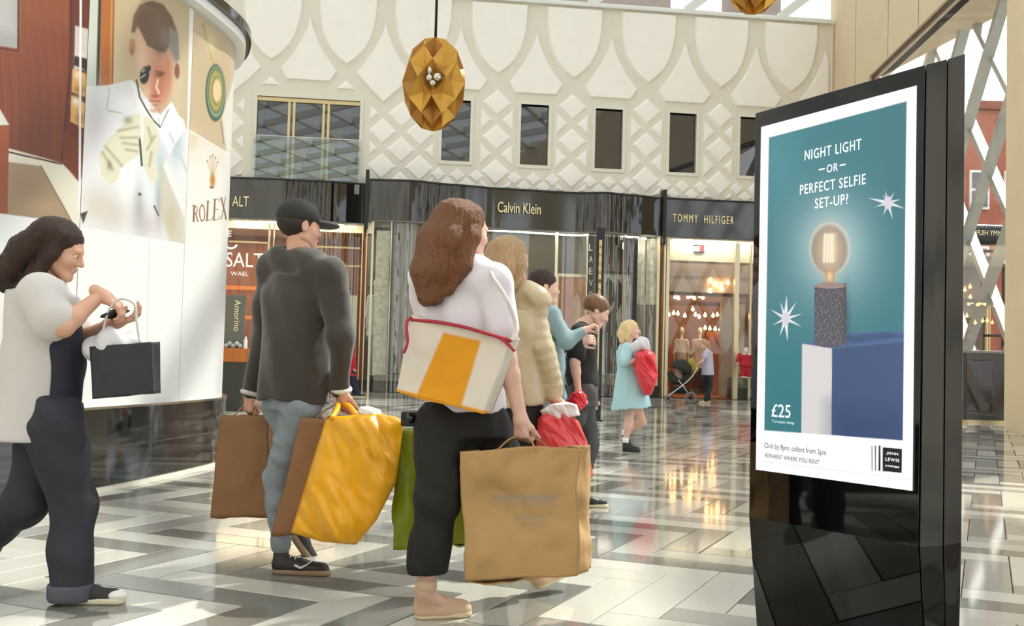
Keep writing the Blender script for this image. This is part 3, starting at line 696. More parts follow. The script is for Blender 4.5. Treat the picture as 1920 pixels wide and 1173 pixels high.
def hpt(s, off=0):
    x = np.interp(s, HS, HP[:, 0]); y = np.interp(s, HS, HP[:, 1])
    x2 = np.interp(s+.02, HS, HP[:, 0]); y2 = np.interp(s+.02, HS, HP[:, 1]); x1 = np.interp(s-.02, HS, HP[:, 0]); y1 = np.interp(s-.02, HS, HP[:, 1])
    tx, ty = x2-x1, y2-y1; l = np.hypot(tx, ty)+1e-9
    return x+ty/l*off, y-tx/l*off
def hsweep(s0, s1, z0, z1, o0, o1, n=60):
    mb = MB(); vs = []
    for i in range(n+1):
        s_ = s0+(s1-s0)*i/n; a = hpt(s_, o1); b = hpt(s_, o0)
        vs += [(a[0], a[1], z0), (a[0], a[1], z1), (b[0], b[1], z1), (b[0], b[1], z0)]
    mb.add(vs, [(4*i+j, 4*i+(j+1) % 4, 4*i+4+(j+1) % 4, 4*i+4+j) for i in range(n) for j in range(4)]+[(0, 1, 2, 3), (4*n, 4*n+3, 4*n+2, 4*n+1)], 0, True)
    return mb
SE = HS[-1]
ho = thing('advertising_hoarding', 'tall curved white hoarding with a watch advert above a dark marble plinth', 'hoarding', (-3.2, 8, 0))
def hb(name, m_, *a, smooth=True, **k):
    o = hsweep(*a).build(name, m_, ho, **k); md = o.modifiers.new('e', 'EDGE_SPLIT'); md.split_angle = .7; return o
hb('core', mat('white_vinyl', 'd8d8d6', .4), 0, SE, .6, 3.98, -.3, -.012)
hb('plinth', M_marble, 0, SE, .02, .6, -.3, .04)
hb('plinth_seam', mat('plinth_seam', '4a4740', .3), 0, SE, .31, .316, 0, .043)
hb('kerb_strip', mat('pale_kerb', 'e0dccc', .3), 0, SE, 0, .03, -.1, .075)
hb('ledge', M_chrome, 0, SE, .6, .618, -.1, .05)
hb('cap_rim', M_black, 0, SE, 4.06, 4.14, -.4, .15)
hb('cap_cove', M_white, 0, SE, 3.98, 4.06, -.4, .10)
def s_at(px, py):
    z = np.zeros_like(HS)+2.0; X, Y_ = project(np.stack([HP[:, 0], HP[:, 1], z], 1)); k = np.argmax(X)
    return np.interp(px, X[:k+1], HS[:k+1])
s1, s2 = s_at(151, 400), s_at(347, 440)
M_print = vcol_mat('printed_vinyl', .3)
def hfn(sa, sb, za, zb):
    def fn(u, v):
        s_ = sa+(sb-sa)*u; x, y = hpt(s_); return np.stack([x, y, za+(zb-za)*v], -1)
    return fn
# left picture: wooden box interior
A = Print(hfn(s_at(-60, 400), s1-.006, .618, 3.96), 170, 560, 'f0f0ee')
up = [(-400, -200), (158, -300), (151, 418), (0, 400), (-400, 352)]
A.poly(up, '7e3d22'); A.grain(.22, .35, .012, 2, (A.y < 400+A.x*.12))
A.poly([(-400, -300), (160, -300), (155, 60), (-400, -60)], '9c5a30', 30, .5)
A.glow(40, 60, 60, 90, '96502a', .5); A.glow(105, 150, 30, 160, '8a4326', .4); A.glow(70, 230, 40, 120, '5a2616', .5)
A.poly([(-400, -300), (33, -300), (33, 91), (0, 86), (-400, 20)], 'a9a6a2', 2); A.poly([(-400, -300), (28, -300), (28, 60), (-400, -10)], 'c4c1bd', 25, .7)
A.line([(36, -200), (34, 95)], 2, '5b2c1a'); A.line([(0, 90), (34, 96)], 1.5, '5b2c1a')
A.line([(137, -200), (132, 130), (117, 300)], 3.5, '54261a', 3); A.poly([(139, -200), (170, -200), (170, 345), (118, 310), (135, 120)], '6b2f1c', 2)
A.poly([(141, 48), (170, 56), (170, 130), (139, 130)], 'cfc7bf', 2); A.poly([(140, 104), (170, 112), (170, 135), (138, 122)], '33231f', 2); A.glow(152, 103, 8, 3, 'f0e0c8', .7)
A.poly([(136, 128), (170, 142), (170, 185), (134, 172)], 'dba867', 2); A.glow(150, 168, 10, 7, '8f4a20', .8); A.glow(146, 140, 6, 8, 'fff0d0', .7)
A.poly([(134, 178), (170, 200), (170, 246), (132, 228)], 'e3b06a', 2); A.glow(150, 222, 8, 10, '7c3a1a', .8); A.glow(143, 190, 7, 8, 'fff4dc', .9)
A.poly([(118, 240), (170, 280), (170, 350), (118, 305)], '7a3620', 4, .6)
A.poly([(16, 278), (115, 305), (128, 318), (151, 345), (151, 430), (10, 410)], 'e6dfcc', 2)
A.poly([(14, 303), (77, 311), (143, 430), (8, 412)], 'a58b6d', 2); A.glow(50, 350, 30, 25, '8a6a58', .35); A.glow(80, 385, 30, 14, 'b59a78', .6)
A.line([(16, 285), (115, 307)], 1.8, '4d2517'); A.line([(77, 311), (143, 430)], 1, '6e5a48')
A.poly([(-400, 60), (0, 205), (17, 234), (-400, 250)], 'd7d3c9', 2); A.poly([(-400, 240), (17, 236), (14, 416), (-400, 352)], '9a4c28', 1.5)
A.poly([(-500, 355), (0, 400), (153, 420), (160, 900), (-500, 900)], 'efefed', 1.5); A.line([(152, -100), (149, 425)], 2, 'f2f2f0')
A.build('print_panel', M_print, ho, ink=.78, label='printed panel showing the inside of a wooden box')
# middle picture: person in a white coat with an eyepiece
B = Print(hfn(s1, s2-.004, .618, 3.96), 260, 640, 'f0f0ee')
B.poly([(150, -200), (360, -200), (346, 458), (150, 424)], 'c9b694', 1.5)
B.glow(250, 60, 60, 80, 'bda67f', .6); B.glow(330, 170, 20, 90, 'd9c7a6', .7); B.glow(210, 130, 25, 50, 'dcc8ac', .7)
B.poly([(154, -200), (190, -200), (184, 160), (156, 165)], 'cfd3c6', 2); B.line([(190, -100), (183, 165)], 3.2, '3b3a2a'); B.poly([(194, -200), (216, -200), (211, 165), (187, 165)], 'b56a35', 1.5)
B.line([(211, -100), (207, 160)], 1.6, 'cf9150'); B.line([(216, -100), (211, 160)], 1.0, '8a5a34')
# coat
B.poly([(153, 162), (200, 160), (246, 150), (262, 170), (300, 215), (318, 200), (345, 225), (352, 250), (346, 458), (150, 424)], 'e9e9ea', 2)
B.glow(180, 230, 20, 60, 'd5cfd2', .8); B.glow(225, 190, 22, 16, 'f7f7f8', .9); B.glow(330, 270, 12, 35, 'a9c0c6', .9); B.glow(300, 300, 16, 40, 'b4c6c8', .6)
B.line([(205, 165), (200, 205), (206, 210)], 1.2, 'c5c0c4'); B.line([(206, 208), (228, 212)], 1, 'b9b4b4')
B.glow(180, 380, 30, 40, 'd9cfc2', .9); B.glow(215, 400, 30, 35, 'cdbfb0', .7); B.glow(262, 390, 14, 45, '9aa09c', .8); B.glow(298, 380, 8, 55, '97a6a2', .8); B.glow(275, 420, 22, 25, 'c3a9a6', .6)
B.glow(320, 410, 12, 35, 'b9ac86', .8); B.glow(238, 330, 14, 50, 'f2f4f4', .9); B.glow(275, 345, 10, 50, 'e4efef', .7)
B.poly([(312, 300), (346, 390), (346, 400), (306, 312)], 'f4ece6', 3); B.poly([(300, 300), (346, 410), (345, 458), (318, 450), (300, 400)], 'c9bfa6', 4, .7)
B.poly([(150, 400), (165, 395), (156, 420)], '4a463e', 2)
# collar
B.poly([(246, 150), (262, 165), (300, 215), (322, 190), (346, 240), (318, 290), (290, 232), (258, 200)], 'f4f5f6', 2)
B.line([(316, 205), (302, 236)], 1.3, '9fa8b4'); B.line([(297, 222), (300, 240)], 1, 'c0c4c8'); B.line([(318, 250), (350, 320)], 2.4, 'c5d3d6', 3)
# neck + head
B.ell(291, 110, 34, 86, 'd9a98a', 3, rot=-.10)
B.glow(300, 150, 18, 45, 'b4603f', .8); B.glow(266, 120, 10, 50, 'e6c2a4', .9); B.glow(292, 175, 12, 14, 'c0644a', .7); B.glow(315, 135, 6, 30, 'c07a5c', .8); B.glow(275, 172, 7, 10, 'e7c09a', .8)
B.ell(248, 88, 6, 16, 'c08468', 2); B.ell(332, 133, 5, 15, '8c5a48', 2); B.glow(247, 95, 3, 7, '8f5a44', .7)
B.poly([(246, 60), (250, 30), (262, 8), (285, 1), (306, 8), (322, 30), (333, 62), (336, 110), (330, 115), (318, 85), (310, 98), (296, 96), (276, 86), (265, 62), (258, 50), (252, 62)], '6c5645', 4)
B.glow(296, 50, 12, 35, '7d6450', .6); B.glow(270, 30, 14, 22, '65493a', .6); B.poly([(318, 50), (334, 62), (337, 112), (328, 118), (316, 90)], '95918c', 4, .8); B.glow(310, 70, 8, 22, '8d8078', .6); B.glow(300, 96, 10, 9, '4d3a30', .5)
B.ell(271, 141, 9, 17, '1d2420', 2, rot=.12); B.ell(268, 131, 4, 5, '9aa59a', 1.2, .8); B.line([(264, 146), (272, 140)], 1, 'c4cdc0'); B.ell(279, 128, 4, 6, '262b24', 1.5)
B.glow(300, 140, 8, 3.5, '3c1d16', .85); B.line([(292, 134), (308, 136)], 1.6, '5a2c1e', 3, .8); B.line([(296, 150), (293, 163), (298, 174)], 1.8, 'f3cfae', 2.5); B.glow(290, 180, 7, 2.4, '7c3024', .8); B.line([(280, 189), (300, 190)], 1.3, '93402f', 2.5, .9); B.glow(291, 197, 8, 3, 'a34c3a', .6)
B.glow(290, 207, 12, 5, 'c98462', .8)
# cord, gloves
B.line([(256, 150), (262, 182), (276, 208), (288, 226), (300, 238)], 1.6, '3c4a3e')
B.poly([(252, 212), (268, 216), (285, 222), (298, 250), (300, 262), (290, 300), (298, 330), (284, 345), (268, 310), (262, 290), (240, 304), (225, 318), (222, 335), (208, 346), (190, 330), (186, 290), (200, 262), (225, 240)], 'e0dcc3', 2)
for (a, b) in (((222, 245), (258, 238)), ((226, 258), (262, 258)), ((230, 268), (260, 272)), ((236, 280), (258, 284)), ((192, 285), (212, 318)), ((198, 275), (228, 310)), ((278, 240), (284, 262)), ((284, 285), (280, 310)), ((290, 255), (276, 280))): B.line([a, b], 2.4, 'a8a180', 5, .8)
B.glow(205, 310, 5, 10, '77684e', .7); B.glow(240, 225, 9, 8, '8c8468', .8); B.line([(266, 218), (267, 262)], 1.8, 'fbf9ec', 3); B.line([(262, 262), (266, 310)], 2.0, '2f4a44')
B.ell(262, 364, 3.2, 3.2, '4c4f4e'); B.line([(289, 386), (297, 403)], 1.6, '555652')
B.poly([(140, 422.5), (349, 457.5), (350, 900), (140, 900)], 'efefed', 1.5); B.line([(280, 446), (273, 770)], .7, 'c9c9c5', 1.5, .7)
B.build('print_panel', M_print, ho, ink=.78, label='printed panel of a person in white coat and gloves using an eyepiece')
# right picture: pendant and lettering
C_ = Print(hfn(s2, s2+(SE-s2)*.62, .618, 3.96), 240, 640, 'f0f0ee')
C_.poly([(340, -200), (460, -200), (440, 150), (438, 240), (432, 330), (349, 240)], 'c9b594', 2)
C_.glow(390, 300, 45, 60, 'cdb89a', .8); C_.glow(380, 340, 26, 50, 'f0eee8', .9); C_.glow(428, 330, 6, 45, 'bba88a', .8)
C_.poly([(347, 243), (352, 244), (430, 290), (427, 470), (345, 458)], 'efece4', 8, .75); C_.glow(360, 262, 12, 22, 'e2c9a4', .8)
C_.line([(349, 241), (430, 290)], 1.4, 'f6f2ea', 2); C_.line([(380, 45), (397, 110), (401, 122)], 1.4, 'ab9a5c', 1.5); C_.line([(392, 45), (399, 85), (400, 118)], 1.2, 'cbb878', 1.5); C_.glow(396, 80, 8, 20, 'e8dfae', .6)
C_.ell(404, 174, 19, 54, '3e5f52'); C_.ell(405, 172, 16.5, 48, '86a089'); C_.ell(405, 170, 14.5, 43, '4c6a4c'); C_.ell(405, 170, 12.5, 38, 'b3a860', 3); C_.ell(406, 170, 9.5, 28, '7d7a3c', 2); C_.ell(407, 170, 8, 22, 'e9ceA4'.lower(), 3)
C_.line([(414, 228), (420, 270)], 1, '8c8464', 1.5)
C_.poly([(417, 220), (446, 120), (446, 480), (425, 470), (424, 280)], 'f2f1ee', 4, .7)
# crown mark
for i, (x, y) in enumerate(((389, 302), (394, 294), (399, 291), (404, 296), (408, 304))): C_.ell(x, y, 1.6, 2.4, 'b08a4e', 1); C_.line([(x, y), (398.5, 335)], .8, 'c9a468', 1.2, .8)
C_.ell(398.5, 338, 5, 13, 'c98a3e', 4); C_.ell(397, 351, 4.5, 2.4, 'a06a30', 1)
C_.poly([(330, 455), (470, 478), (470, 900), (330, 900)], 'efefed', 2)
# serif letters R O L E X
def L_(pts, w=1.3, c='8a6a48'): C_.line(pts, w, c, .9)
L_([(364, 386), (363, 414)], 1.8); L_([(360, 385), (367, 385)], .6); L_([(360, 415), (366, 415)], .6); L_([(364, 386), (369, 388), (370, 395), (368, 399), (364, 400)], .9); L_([(367, 400), (371, 415)], 1.2)
L_([(379, 383), (375, 390), (374, 400), (376, 411), (379, 415), (383, 410), (384, 399), (382, 388), (379, 383)], 1.1)
L_([(390, 377), (388, 413)], 1.6); L_([(387, 377), (393, 377)], .6); L_([(386, 413), (397, 412), (398, 406)], .7)
L_([(403, 374), (401, 412)], 1.6); L_([(400, 374), (411, 373), (411, 378)], .7); L_([(402, 393), (409, 392)], .7); L_([(400, 413), (411, 411), (412, 405)], .7)
L_([(415, 371), (424, 410)], 1.6); L_([(423, 369), (415, 411)], .8); L_([(413, 371), (418, 371)], .5); L_([(421, 410), (426, 409)], .5)
C_.build('print_panel', M_print, ho, ink=.78, label='printed panel with a green pendant and ROLEX lettering')
hb('end_panel', mat('white_vinyl', 'd8d8d6', .4), s2+(SE-s2)*.62+.006, SE, .618, 3.97, -.05, 0)
# ================= pendant lamps =================
def lamp(c, rx, rz, label, gap=None):
    t = thing('pendant_lamp', label, 'pendant lamp', c, group=None); c = Vector(c)
    G1 = mat('gold_leaf_metal', 'c2923a', .34, metal=.5, var=.12, vs=6); G2 = mat('gold_leaf_dark', '9c6a24', .38, metal=.5)
    q = MB(); q.tube([c+Vector((0, 0, rz*.98)), Vector((c.x, c.y, 12.95))], .018, 8); q.build('cord', M_blackm, t)
    rows = 8; n = 7
    def pt(th, ph, k=1.0): return c+Vector((rx*k*math.sin(th)*math.cos(ph), rx*k*math.sin(th)*math.sin(ph), rz*k*math.cos(th)))
    for i in range(1, rows):
        for j in range(n):
            th = math.pi*i/rows; dt = math.pi/rows; ph = 2*math.pi*(j+(i % 2)*.5)/n-math.pi/2; dp = math.pi/n
            if gap and i == 4 and j == 0: continue
            T, B_, L2, R2 = pt(th-dt, ph), pt(th+dt, ph), pt(th, ph-dp), pt(th, ph+dp)
            M_ = pt(th, ph, .70); ot = pt(th+dt*.35, ph, 1.02)
            nrm_ = (pt(th, ph)-c).normalized()*.006
            vs = [T, L2, B_, R2, M_]; vs2 = [v-nrm_ for v in vs]
            mb = MB(); mb.add(vs+vs2, [(0, 1, 4), (1, 2, 4), (2, 3, 4), (3, 0, 4), (6, 5, 9), (7, 6, 9), (8, 7, 9), (5, 8, 9), (0, 5, 6, 1), (1, 6, 7, 2), (2, 7, 8, 3), (3, 8, 5, 0)])
            mb.build('facet_panel', G1 if (i+j) % 2 else G2, t, fix=False)
    q = MB(); q.ball(c+Vector((.07, -rx*.97, -.01)), .055, 16); q.ball(c+Vector((-.03, -rx*.95, -.02)), .045, 16); q.ball(c+Vector((.015, -rx*.99, -.09)), .04, 16); q.lathe(c+Vector((-.03, -rx*.95, .02)), [(.025, 0), (.03, .07), (.02, .10)], 10)
    q.build('chrome_globe', M_chrome, t)
    q = MB(); q.lathe(c+Vector((0, 0, -rz*.6)), [(.02, 0), (.05, rz*.3), (.05, rz*.9), (.02, rz*1.5)], 12); q.build('lamp_core', mat('brown_core', '5a3616', .5), t)
lamp(W(814, 158, 14), .425, .63, 'faceted gold pendant lamp hanging whole in front of the white lattice facade')
lamp(W(1413, -50, 15.5), .44, .62, 'faceted gold pendant lamp cut off by the top edge near the glass roof')
# ================= totem sign and gelato counter =================
g0 = Gd(1118, 789); tt = thing('totem_sign', 'slim black totem with gold vertical lettering between posters', 'sign', g0)
q = MB(); q.box((g0.x, g0.y, 1.7), (.145, .08, 3.4)); bevel(q.build('post', M_blackm, tt), .008)
q = MB(); q.box((g0.x, g0.y, .01), (.22, .2, .02)); q.build('base_plate', M_blackm, tt)
q = MB(); q.box((g0.x, g0.y-.042, 2.6), (.05, .006, 1.15)); q.box((g0.x, g0.y-.042, .95), (.03, .006, 1.5)); q.build('gold_strip', M_brass, tt)
for i, ch in enumerate('AMORINO'): text(ch, (g0.x, g0.y-.048, 3.05-i*.15), (1, 0, 0), (0, 0, 1), .06, mat('dark_gold', '6e5a2a', .4), 'lettering', tt, height=.07)
gc = Gd(438, 771); ct = thing('gelato_counter', 'orange timber counter on a dark tapered base beside the hoarding', 'counter', gc)
q = MB(); q.box((gc.x-.35, gc.y+.3, .98), (1.15, .6, .24)); bevel(q.build('counter_top', M_wood2, ct), .01)
q = MB()
x0, x1, y0, y1 = gc.x-.9, gc.x+.17, gc.y+.02, gc.y+.58
q.hexa([(x0+.1, y0+.05, 0), (x1-.1, y0+.05, 0), (x1-.1, y1, 0), (x0+.1, y1, 0), (x0, y0, .86), (x1, y0, .86), (x1, y1, .86), (x0, y1, .86)]); q.build('base', mat('charcoal_base', '34342f', .5), ct)
bd = thing('menu_board', 'grey upright board with gold vertical Amorino lettering on the counter', 'sign', (gc.x-.07, gc.y+.2, 1.1))
q = MB(); q.box((gc.x-.09, gc.y+.22, 1.57), (.34, .03, .94)); bevel(q.build('board', mat('grey_board', '63635c', .5), bd), .006)
text('Amorino', (gc.x-.05, gc.y+.2, 1.68), (0, 0, -1), (1, 0, 0), .55, M_gold, 'lettering', bd, height=.11)
q = MB()
for i in range(5): q.ball((gc.x-.2+i*.06, gc.y+.12, 1.14+(i % 2)*.04), .045, 10)
q.build('glass_pots', mat('grey_glass_pots', 'a9b0aa', .1), label='cluster of small glass pots at the foot of the grey board', cat='pots', kind='stuff')
q = MB(); q.box((gc.x+.13, gc.y+.14, 1.18), (.05, .05, .16)); q.lathe((gc.x+.13, gc.y+.14, 1.26), [(.015, 0), (.015, .05)], 8); q.build('bottle', M_white, label='small white bottle at the right end of the counter', cat='bottle')
# ================= kiosk =================
KS = .78
Lm = W(1422, 560, 5.14*KS); Rm = W(1715, 540, 4.34*KS); Lm.z = Rm.z = 0
kd = (Rm-Lm).normalized(); kn = Vector((kd.y, -kd.x, 0))
if kn.dot(Vector((0, 0, 0))-Lm) < 0: kn = -kn
def KP(px, py, out=0): p = onplane(px, py, Lm+kn*out, kn); return p
ks = thing('digital_kiosk', 'tall glossy black advertising kiosk with a lit portrait screen', 'kiosk', Lm+kd*.35-kn*.12)
q = MB()
tl, t1 = KP(1416, 212), KP(1735, 121)
fl, f1 = KP(1404, 968), KP(1722, 1025)
def cp2(px, py, back): 
    p = onplane(px, py, Lm-kn*back, kn); return p
t2, t3 = cp2(1777, 110, .012), cp2(1810, 100, .035); f2, f3 = cp2(1769, 1022, .012), cp2(1803, 1016, .035)
zt = (tl.z+t1.z)/2
def bs(p, q_, z): v = p+(q_-p)*((z-p.z)/(q_.z-p.z)); return v
bl_, b1, b2_, b3 = [Vector((p.x, p.y, 0))-kn*.10+kd*o for p, o in ((fl, -.05), (f1, -.04), (f2, -.06), (f3, -.085))]
M_k = mat('kiosk_black_gloss', '050505', .03, ior=1.55); M_k2 = mat('kiosk_brown_gloss', '14120c', .08, ior=1.6)
dp = .26
for nm, a, b, m_ in (('front_shell', (bl_, fl, tl), (b1, f1, t1), M_k), ('side_panel', (b1+kd*.004, f1+kd*.004, t1+kd*.004), (b2_-kd*.002, f2-kd*.002, t2-kd*.002), M_k2), ('side_panel', (b2_+kd*.001, f2+kd*.001, t2+kd*.001), (b3, f3, t3), M_k2)):
    mb = MB(); k_ = [a[0]-kn*(dp-.1)-kd*(.3 if nm != 'front_shell' else 0), a[1]-kn*dp-kd*(.3 if nm != 'front_shell' else 0), a[2]-kn*dp-kd*(.3 if nm != 'front_shell' else 0)]; l_ = [b[0]-kn*(dp-.1)-kd*.3, b[1]-kn*dp-kd*.3, b[2]-kn*dp-kd*.3]
    vs = list(a)+list(b)+k_+l_  # 0-2 a,3-5 b,6-8 back a,9-11 back b
    mb.add(vs, [(0, 3, 4, 1), (1, 4, 5, 2), (6, 7, 10, 9), (7, 8, 11, 10), (0, 1, 7, 6), (1, 2, 8, 7), (3, 9, 10, 4), (4, 10, 11, 5), (2, 5, 11, 8), (0, 6, 9, 3)])
    o = mb.build(nm, m_, ks); bevel(o, .003, 2)
    q_ = 0
c0 = MB(); c0.add([b1+kd*.0-kn*.01, b1+kd*.012-kn*.01, f1+kd*.012-kn*.008, f1-kn*.008, t1+kd*.012-kn*.008, t1-kn*.008], [(0, 1, 2, 3), (3, 2, 4, 5)]); c0.build('groove', M_blackm, ks)
TL, TR, BR, BL = KP(1427, 238, .004), KP(1719, 160, .004), KP(1711, 920, .004), KP(1417, 880, .004)
def kfn(u, v):
    a = np.array(BL)*(1-u)[..., None]+np.array(BR)*u[..., None]; b = np.array(TL)*(1-u)[..., None]+np.array(TR)*u[..., None]
    return a*(1-v)[..., None]+b*v[..., None]
K = Print(kfn, 260, 560, 'fcfdff')
K.poly([(1442, 258), (1700, 190), (1692, 826), (1433, 806)], '3f7d85', 1.0)
ins = K.c[:, 2] < .8
def clipd(f):
    old = K.c.copy(); f(); K.c = np.where(ins[:, None], K.c, old)
clipd(lambda: (K.glow(1450, 300, 60, 90, '4f949c', .6), K.glow(1455, 700, 70, 120, '2f7b82', .8), K.glow(1560, 470, 75, 95, 'a9cdd0', .75), K.glow(1560, 455, 45, 55, 'd6e4e2', .35), K.glow(1690, 300, 40, 200, '3f767c', .6)))
clipd(lambda: (K.poly([(1505, 645), (1600, 624), (1700, 620), (1700, 640), (1560, 652)], '52699a', 1.5), K.poly([(1586, 630), (1665, 622), (1700, 630), (1600, 643)], '37506f', 5, .7),
      K.poly([(1504, 644), (1560, 653), (1559, 850), (1502, 850)], 'dcd8d6', 1), K.poly([(1560, 653), (1700, 640), (1700, 850), (1559, 850)], '44587f', 1), K.poly([(1560, 760), (1700, 765), (1700, 850), (1559, 850)], '364a70', 60, .8)))
K.poly([(1502, 811), (1700, 826), (1700, 850), (1500, 850)], 'fcfdff', 1)
K.poly([(1700, 600), (1712, 600), (1708, 850), (1692, 850)], 'fcfdff', .8)
# stars
for cx, cy, pts in ((1473, 597, [(1475, 553), (1493, 566), (1504, 588), (1503, 612), (1477, 640), (1462, 630), (1449, 609), (1445, 580), (1463, 566)]), (1665, 380, [(1660, 357), (1677, 360), (1690, 373), (1697, 391), (1674, 411), (1656, 404), (1640, 388), (1628, 371), (1655, 364)])):
    for x, y in pts: K.poly([(cx-(y-cy)*.10, cy+(x-cx)*.10), (x, y), (cx+(y-cy)*.10, cy-(x-cx)*.10)], 'eceef2', .8)
    K.ell(cx, cy, 8, 12, 'd9d6de', 1.5)
# lamp
K.ell(1556, 466, 39, 50, 'c9c9c4', 2); K.ell(1555, 468, 34, 46, '8d8a83', 6); K.glow(1556, 470, 24, 42, 'f0cfa4', .75)
K.poly([(1546, 505), (1566, 505), (1564, 536), (1549, 536)], 'b9966e', 2); K.glow(1556, 518, 6, 10, 'ffd9a8', .8)
for dx in (-6, 0, 6, 10): K.line([(1552+dx*.9, 440), (1551+dx, 490)], 1.9, 'fff3df', 2.5)
K.poly([(1548, 438), (1567, 438), (1566, 490), (1548, 492)], 'ffe9c8', 8, .55)
K.poly([(1527, 538), (1587, 530), (1587, 642), (1573, 650), (1545, 651), (1527, 645)], '55545c', 1.5); K.ell(1557, 535, 30, 6, 'a08a84', 1.5)
sm = (np.sin(K.x*2.1+np.sin(K.y*1.9)*3)*np.sin(K.y*1.7+np.sin(K.x*1.3)*2) > .55) & (K.x > 1528) & (K.x < 1586) & (K.y > 543) & (K.y < 648); K.put(sm.astype(float), 'a39aa4', .7)
K.glow(1587, 595, 8, 60, '3a3942', .5)
K.poly([(1655, 838), (1691, 841), (1691, 886), (1655, 883)], '101010', .8)
for x, w_ in ((1635, .7), (1641.5, 1.0), (1649, 1.8)): K.line([(x, 836), (x, 881)], w_, '101010', .8)
K.poly([(1418, 862), (1711, 898), (1711, 900), (1418, 864)], 'e4e6ea', 1, .5)
scr = K.build('screen', vcol_mat('lit_screen', .25, emit=1.0), ks, label='bright portrait screen with a teal light bulb advert')
M_se = mat('screen_white', 'ffffff', .4, emit='ffffff', es=1.0); M_sd = mat('screen_ink', '202020', .5); M_st = mat('screen_pale_teal', 'bfd9da', .4, emit='cfe6e6', es=.8)
def kt(b_, x0, x1, yl, yr, hpx, m_=None, sp=1.15):
    a = KP(x0, yl, .006); b = KP(x1, yr, .006); xm = (x0+x1)/2; ym = (yl+yr)/2
    h_ = KP(xm, ym-hpx/2, .006).z-KP(xm, ym+hpx/2, .006).z
    text(b_, (a+b)/2, kd, (0, 0, 1), (b-a).length, m_ or M_se, 'lettering', ks, height=h_, depth=0, space=sp)
kt('NIGHT LIGHT', 1509, 1615, 291, 270, 19); kt('OR', 1550, 1571, 317, 312, 15); kt('PERFECT SELFIE', 1500, 1623, 356, 335, 19); kt('SET-UP?', 1528, 1590, 381, 373, 19)
for x0, x1, y0, y1 in ((1536, 1546, 318, 316), (1575, 1585, 310, 308)):
    q = MB(); q.bar(KP(x0, y0, .006), KP(x1, y1, .006), .002, .004); q.build('lettering', M_se, ks)
kt('£25', 1447, 1482, 768, 772, 24, sp=1.0); kt('Terrazzo lamp', 1447, 1489, 790, 793, 7, M_st, 1.0)
kt('Click by 8pm, collect from 2pm', 1433, 1549, 837, 848, 13, M_sd, 1.0); kt('REINVENT WHERE YOU RENT', 1434, 1536, 855, 864, 8, M_sd, 1.0)
kt('JOHN', 1662, 1684, 850, 851, 6); kt('LEWIS', 1660, 1686, 861, 862, 6); kt('& PARTNERS', 1660, 1686, 873, 875, 3.5, sp=1.0)
# ================= right: counter and modelled shop reflection beyond the kiosk =================
g1 = Gd(1850, 793); cn = thing('concierge_desk', 'dark curved desk with a black display window behind the kiosk', 'desk', g1)
q = MB(); xl = Gd(1800, 793).x; zt_ = W(1850, 657, g1.y).z
pl = [(xl+.25, g1.y), (xl+.06, g1.y+.1), (xl, g1.y+.35), (xl, g1.y+1.2), (xl+3, g1.y+1.2), (xl+3, g1.y)]
q.prism(pl, .06, zt_-.06); q.build('body', mat('dark_grey_lacquer', '35332d', .3), cn)
q = MB(); q.prism([(x-.03 if x < xl+1 else x, y-.03 if y < g1.y+.5 else y) for x, y in pl], zt_-.06, zt_); bevel(q.build('counter_top', mat('taupe_top', '77736a', .3), cn), .02)
q = MB(); q.prism([(x+.05, y+.05) for x, y in pl], 0, .06); q.build('toe_kick', M_brass, cn)
a = W(1812, 674, g1.y-.02); b = W(1862, 772, g1.y-.02); q = MB(); q.box(((a.x+b.x)/2, g1.y-.005, (a.z+b.z)/2), (b.x-a.x, .03, a.z-b.z)); bevel(q.build('display_window', M_black, cn), .02)
# shop row reflected in the entrance glass, added as solid parts behind it
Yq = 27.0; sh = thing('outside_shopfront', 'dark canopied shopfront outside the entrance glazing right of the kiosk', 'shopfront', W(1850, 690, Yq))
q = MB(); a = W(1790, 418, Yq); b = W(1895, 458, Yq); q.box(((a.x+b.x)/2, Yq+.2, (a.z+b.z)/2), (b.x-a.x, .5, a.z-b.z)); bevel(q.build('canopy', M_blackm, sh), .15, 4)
text('TOMMY HILFIGER', ((a.x+b.x)/2+.1, Yq-.07, (a.z+b.z)/2+.02), (-1, 0, 0), (0, 0, 1), 1.1, M_gold, 'lettering', sh, height=.13, depth=0)  # reversed, as it copies the reflected shop sign
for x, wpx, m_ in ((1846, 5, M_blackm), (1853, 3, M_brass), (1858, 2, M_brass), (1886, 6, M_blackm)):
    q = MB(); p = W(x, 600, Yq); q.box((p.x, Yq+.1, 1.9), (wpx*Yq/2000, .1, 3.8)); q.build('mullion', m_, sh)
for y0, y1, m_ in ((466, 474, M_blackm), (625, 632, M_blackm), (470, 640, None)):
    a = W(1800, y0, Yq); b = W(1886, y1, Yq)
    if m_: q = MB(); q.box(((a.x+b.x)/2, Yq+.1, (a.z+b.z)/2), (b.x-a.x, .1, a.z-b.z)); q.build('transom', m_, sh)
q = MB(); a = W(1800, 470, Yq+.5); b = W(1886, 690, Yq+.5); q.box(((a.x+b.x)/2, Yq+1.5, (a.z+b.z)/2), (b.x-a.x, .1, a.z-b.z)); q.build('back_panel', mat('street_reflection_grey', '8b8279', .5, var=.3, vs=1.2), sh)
q = MB(); a = W(1812, 596, Yq-.3); b = W(1842, 655, Yq-.3); q.box(((a.x+b.x)/2, Yq-.3, (a.z+b.z)/2), (b.x-a.x, .06, a.z-b.z)); q.build('menu_case', mat('taupe_case', '5c4c3e', .5), sh)
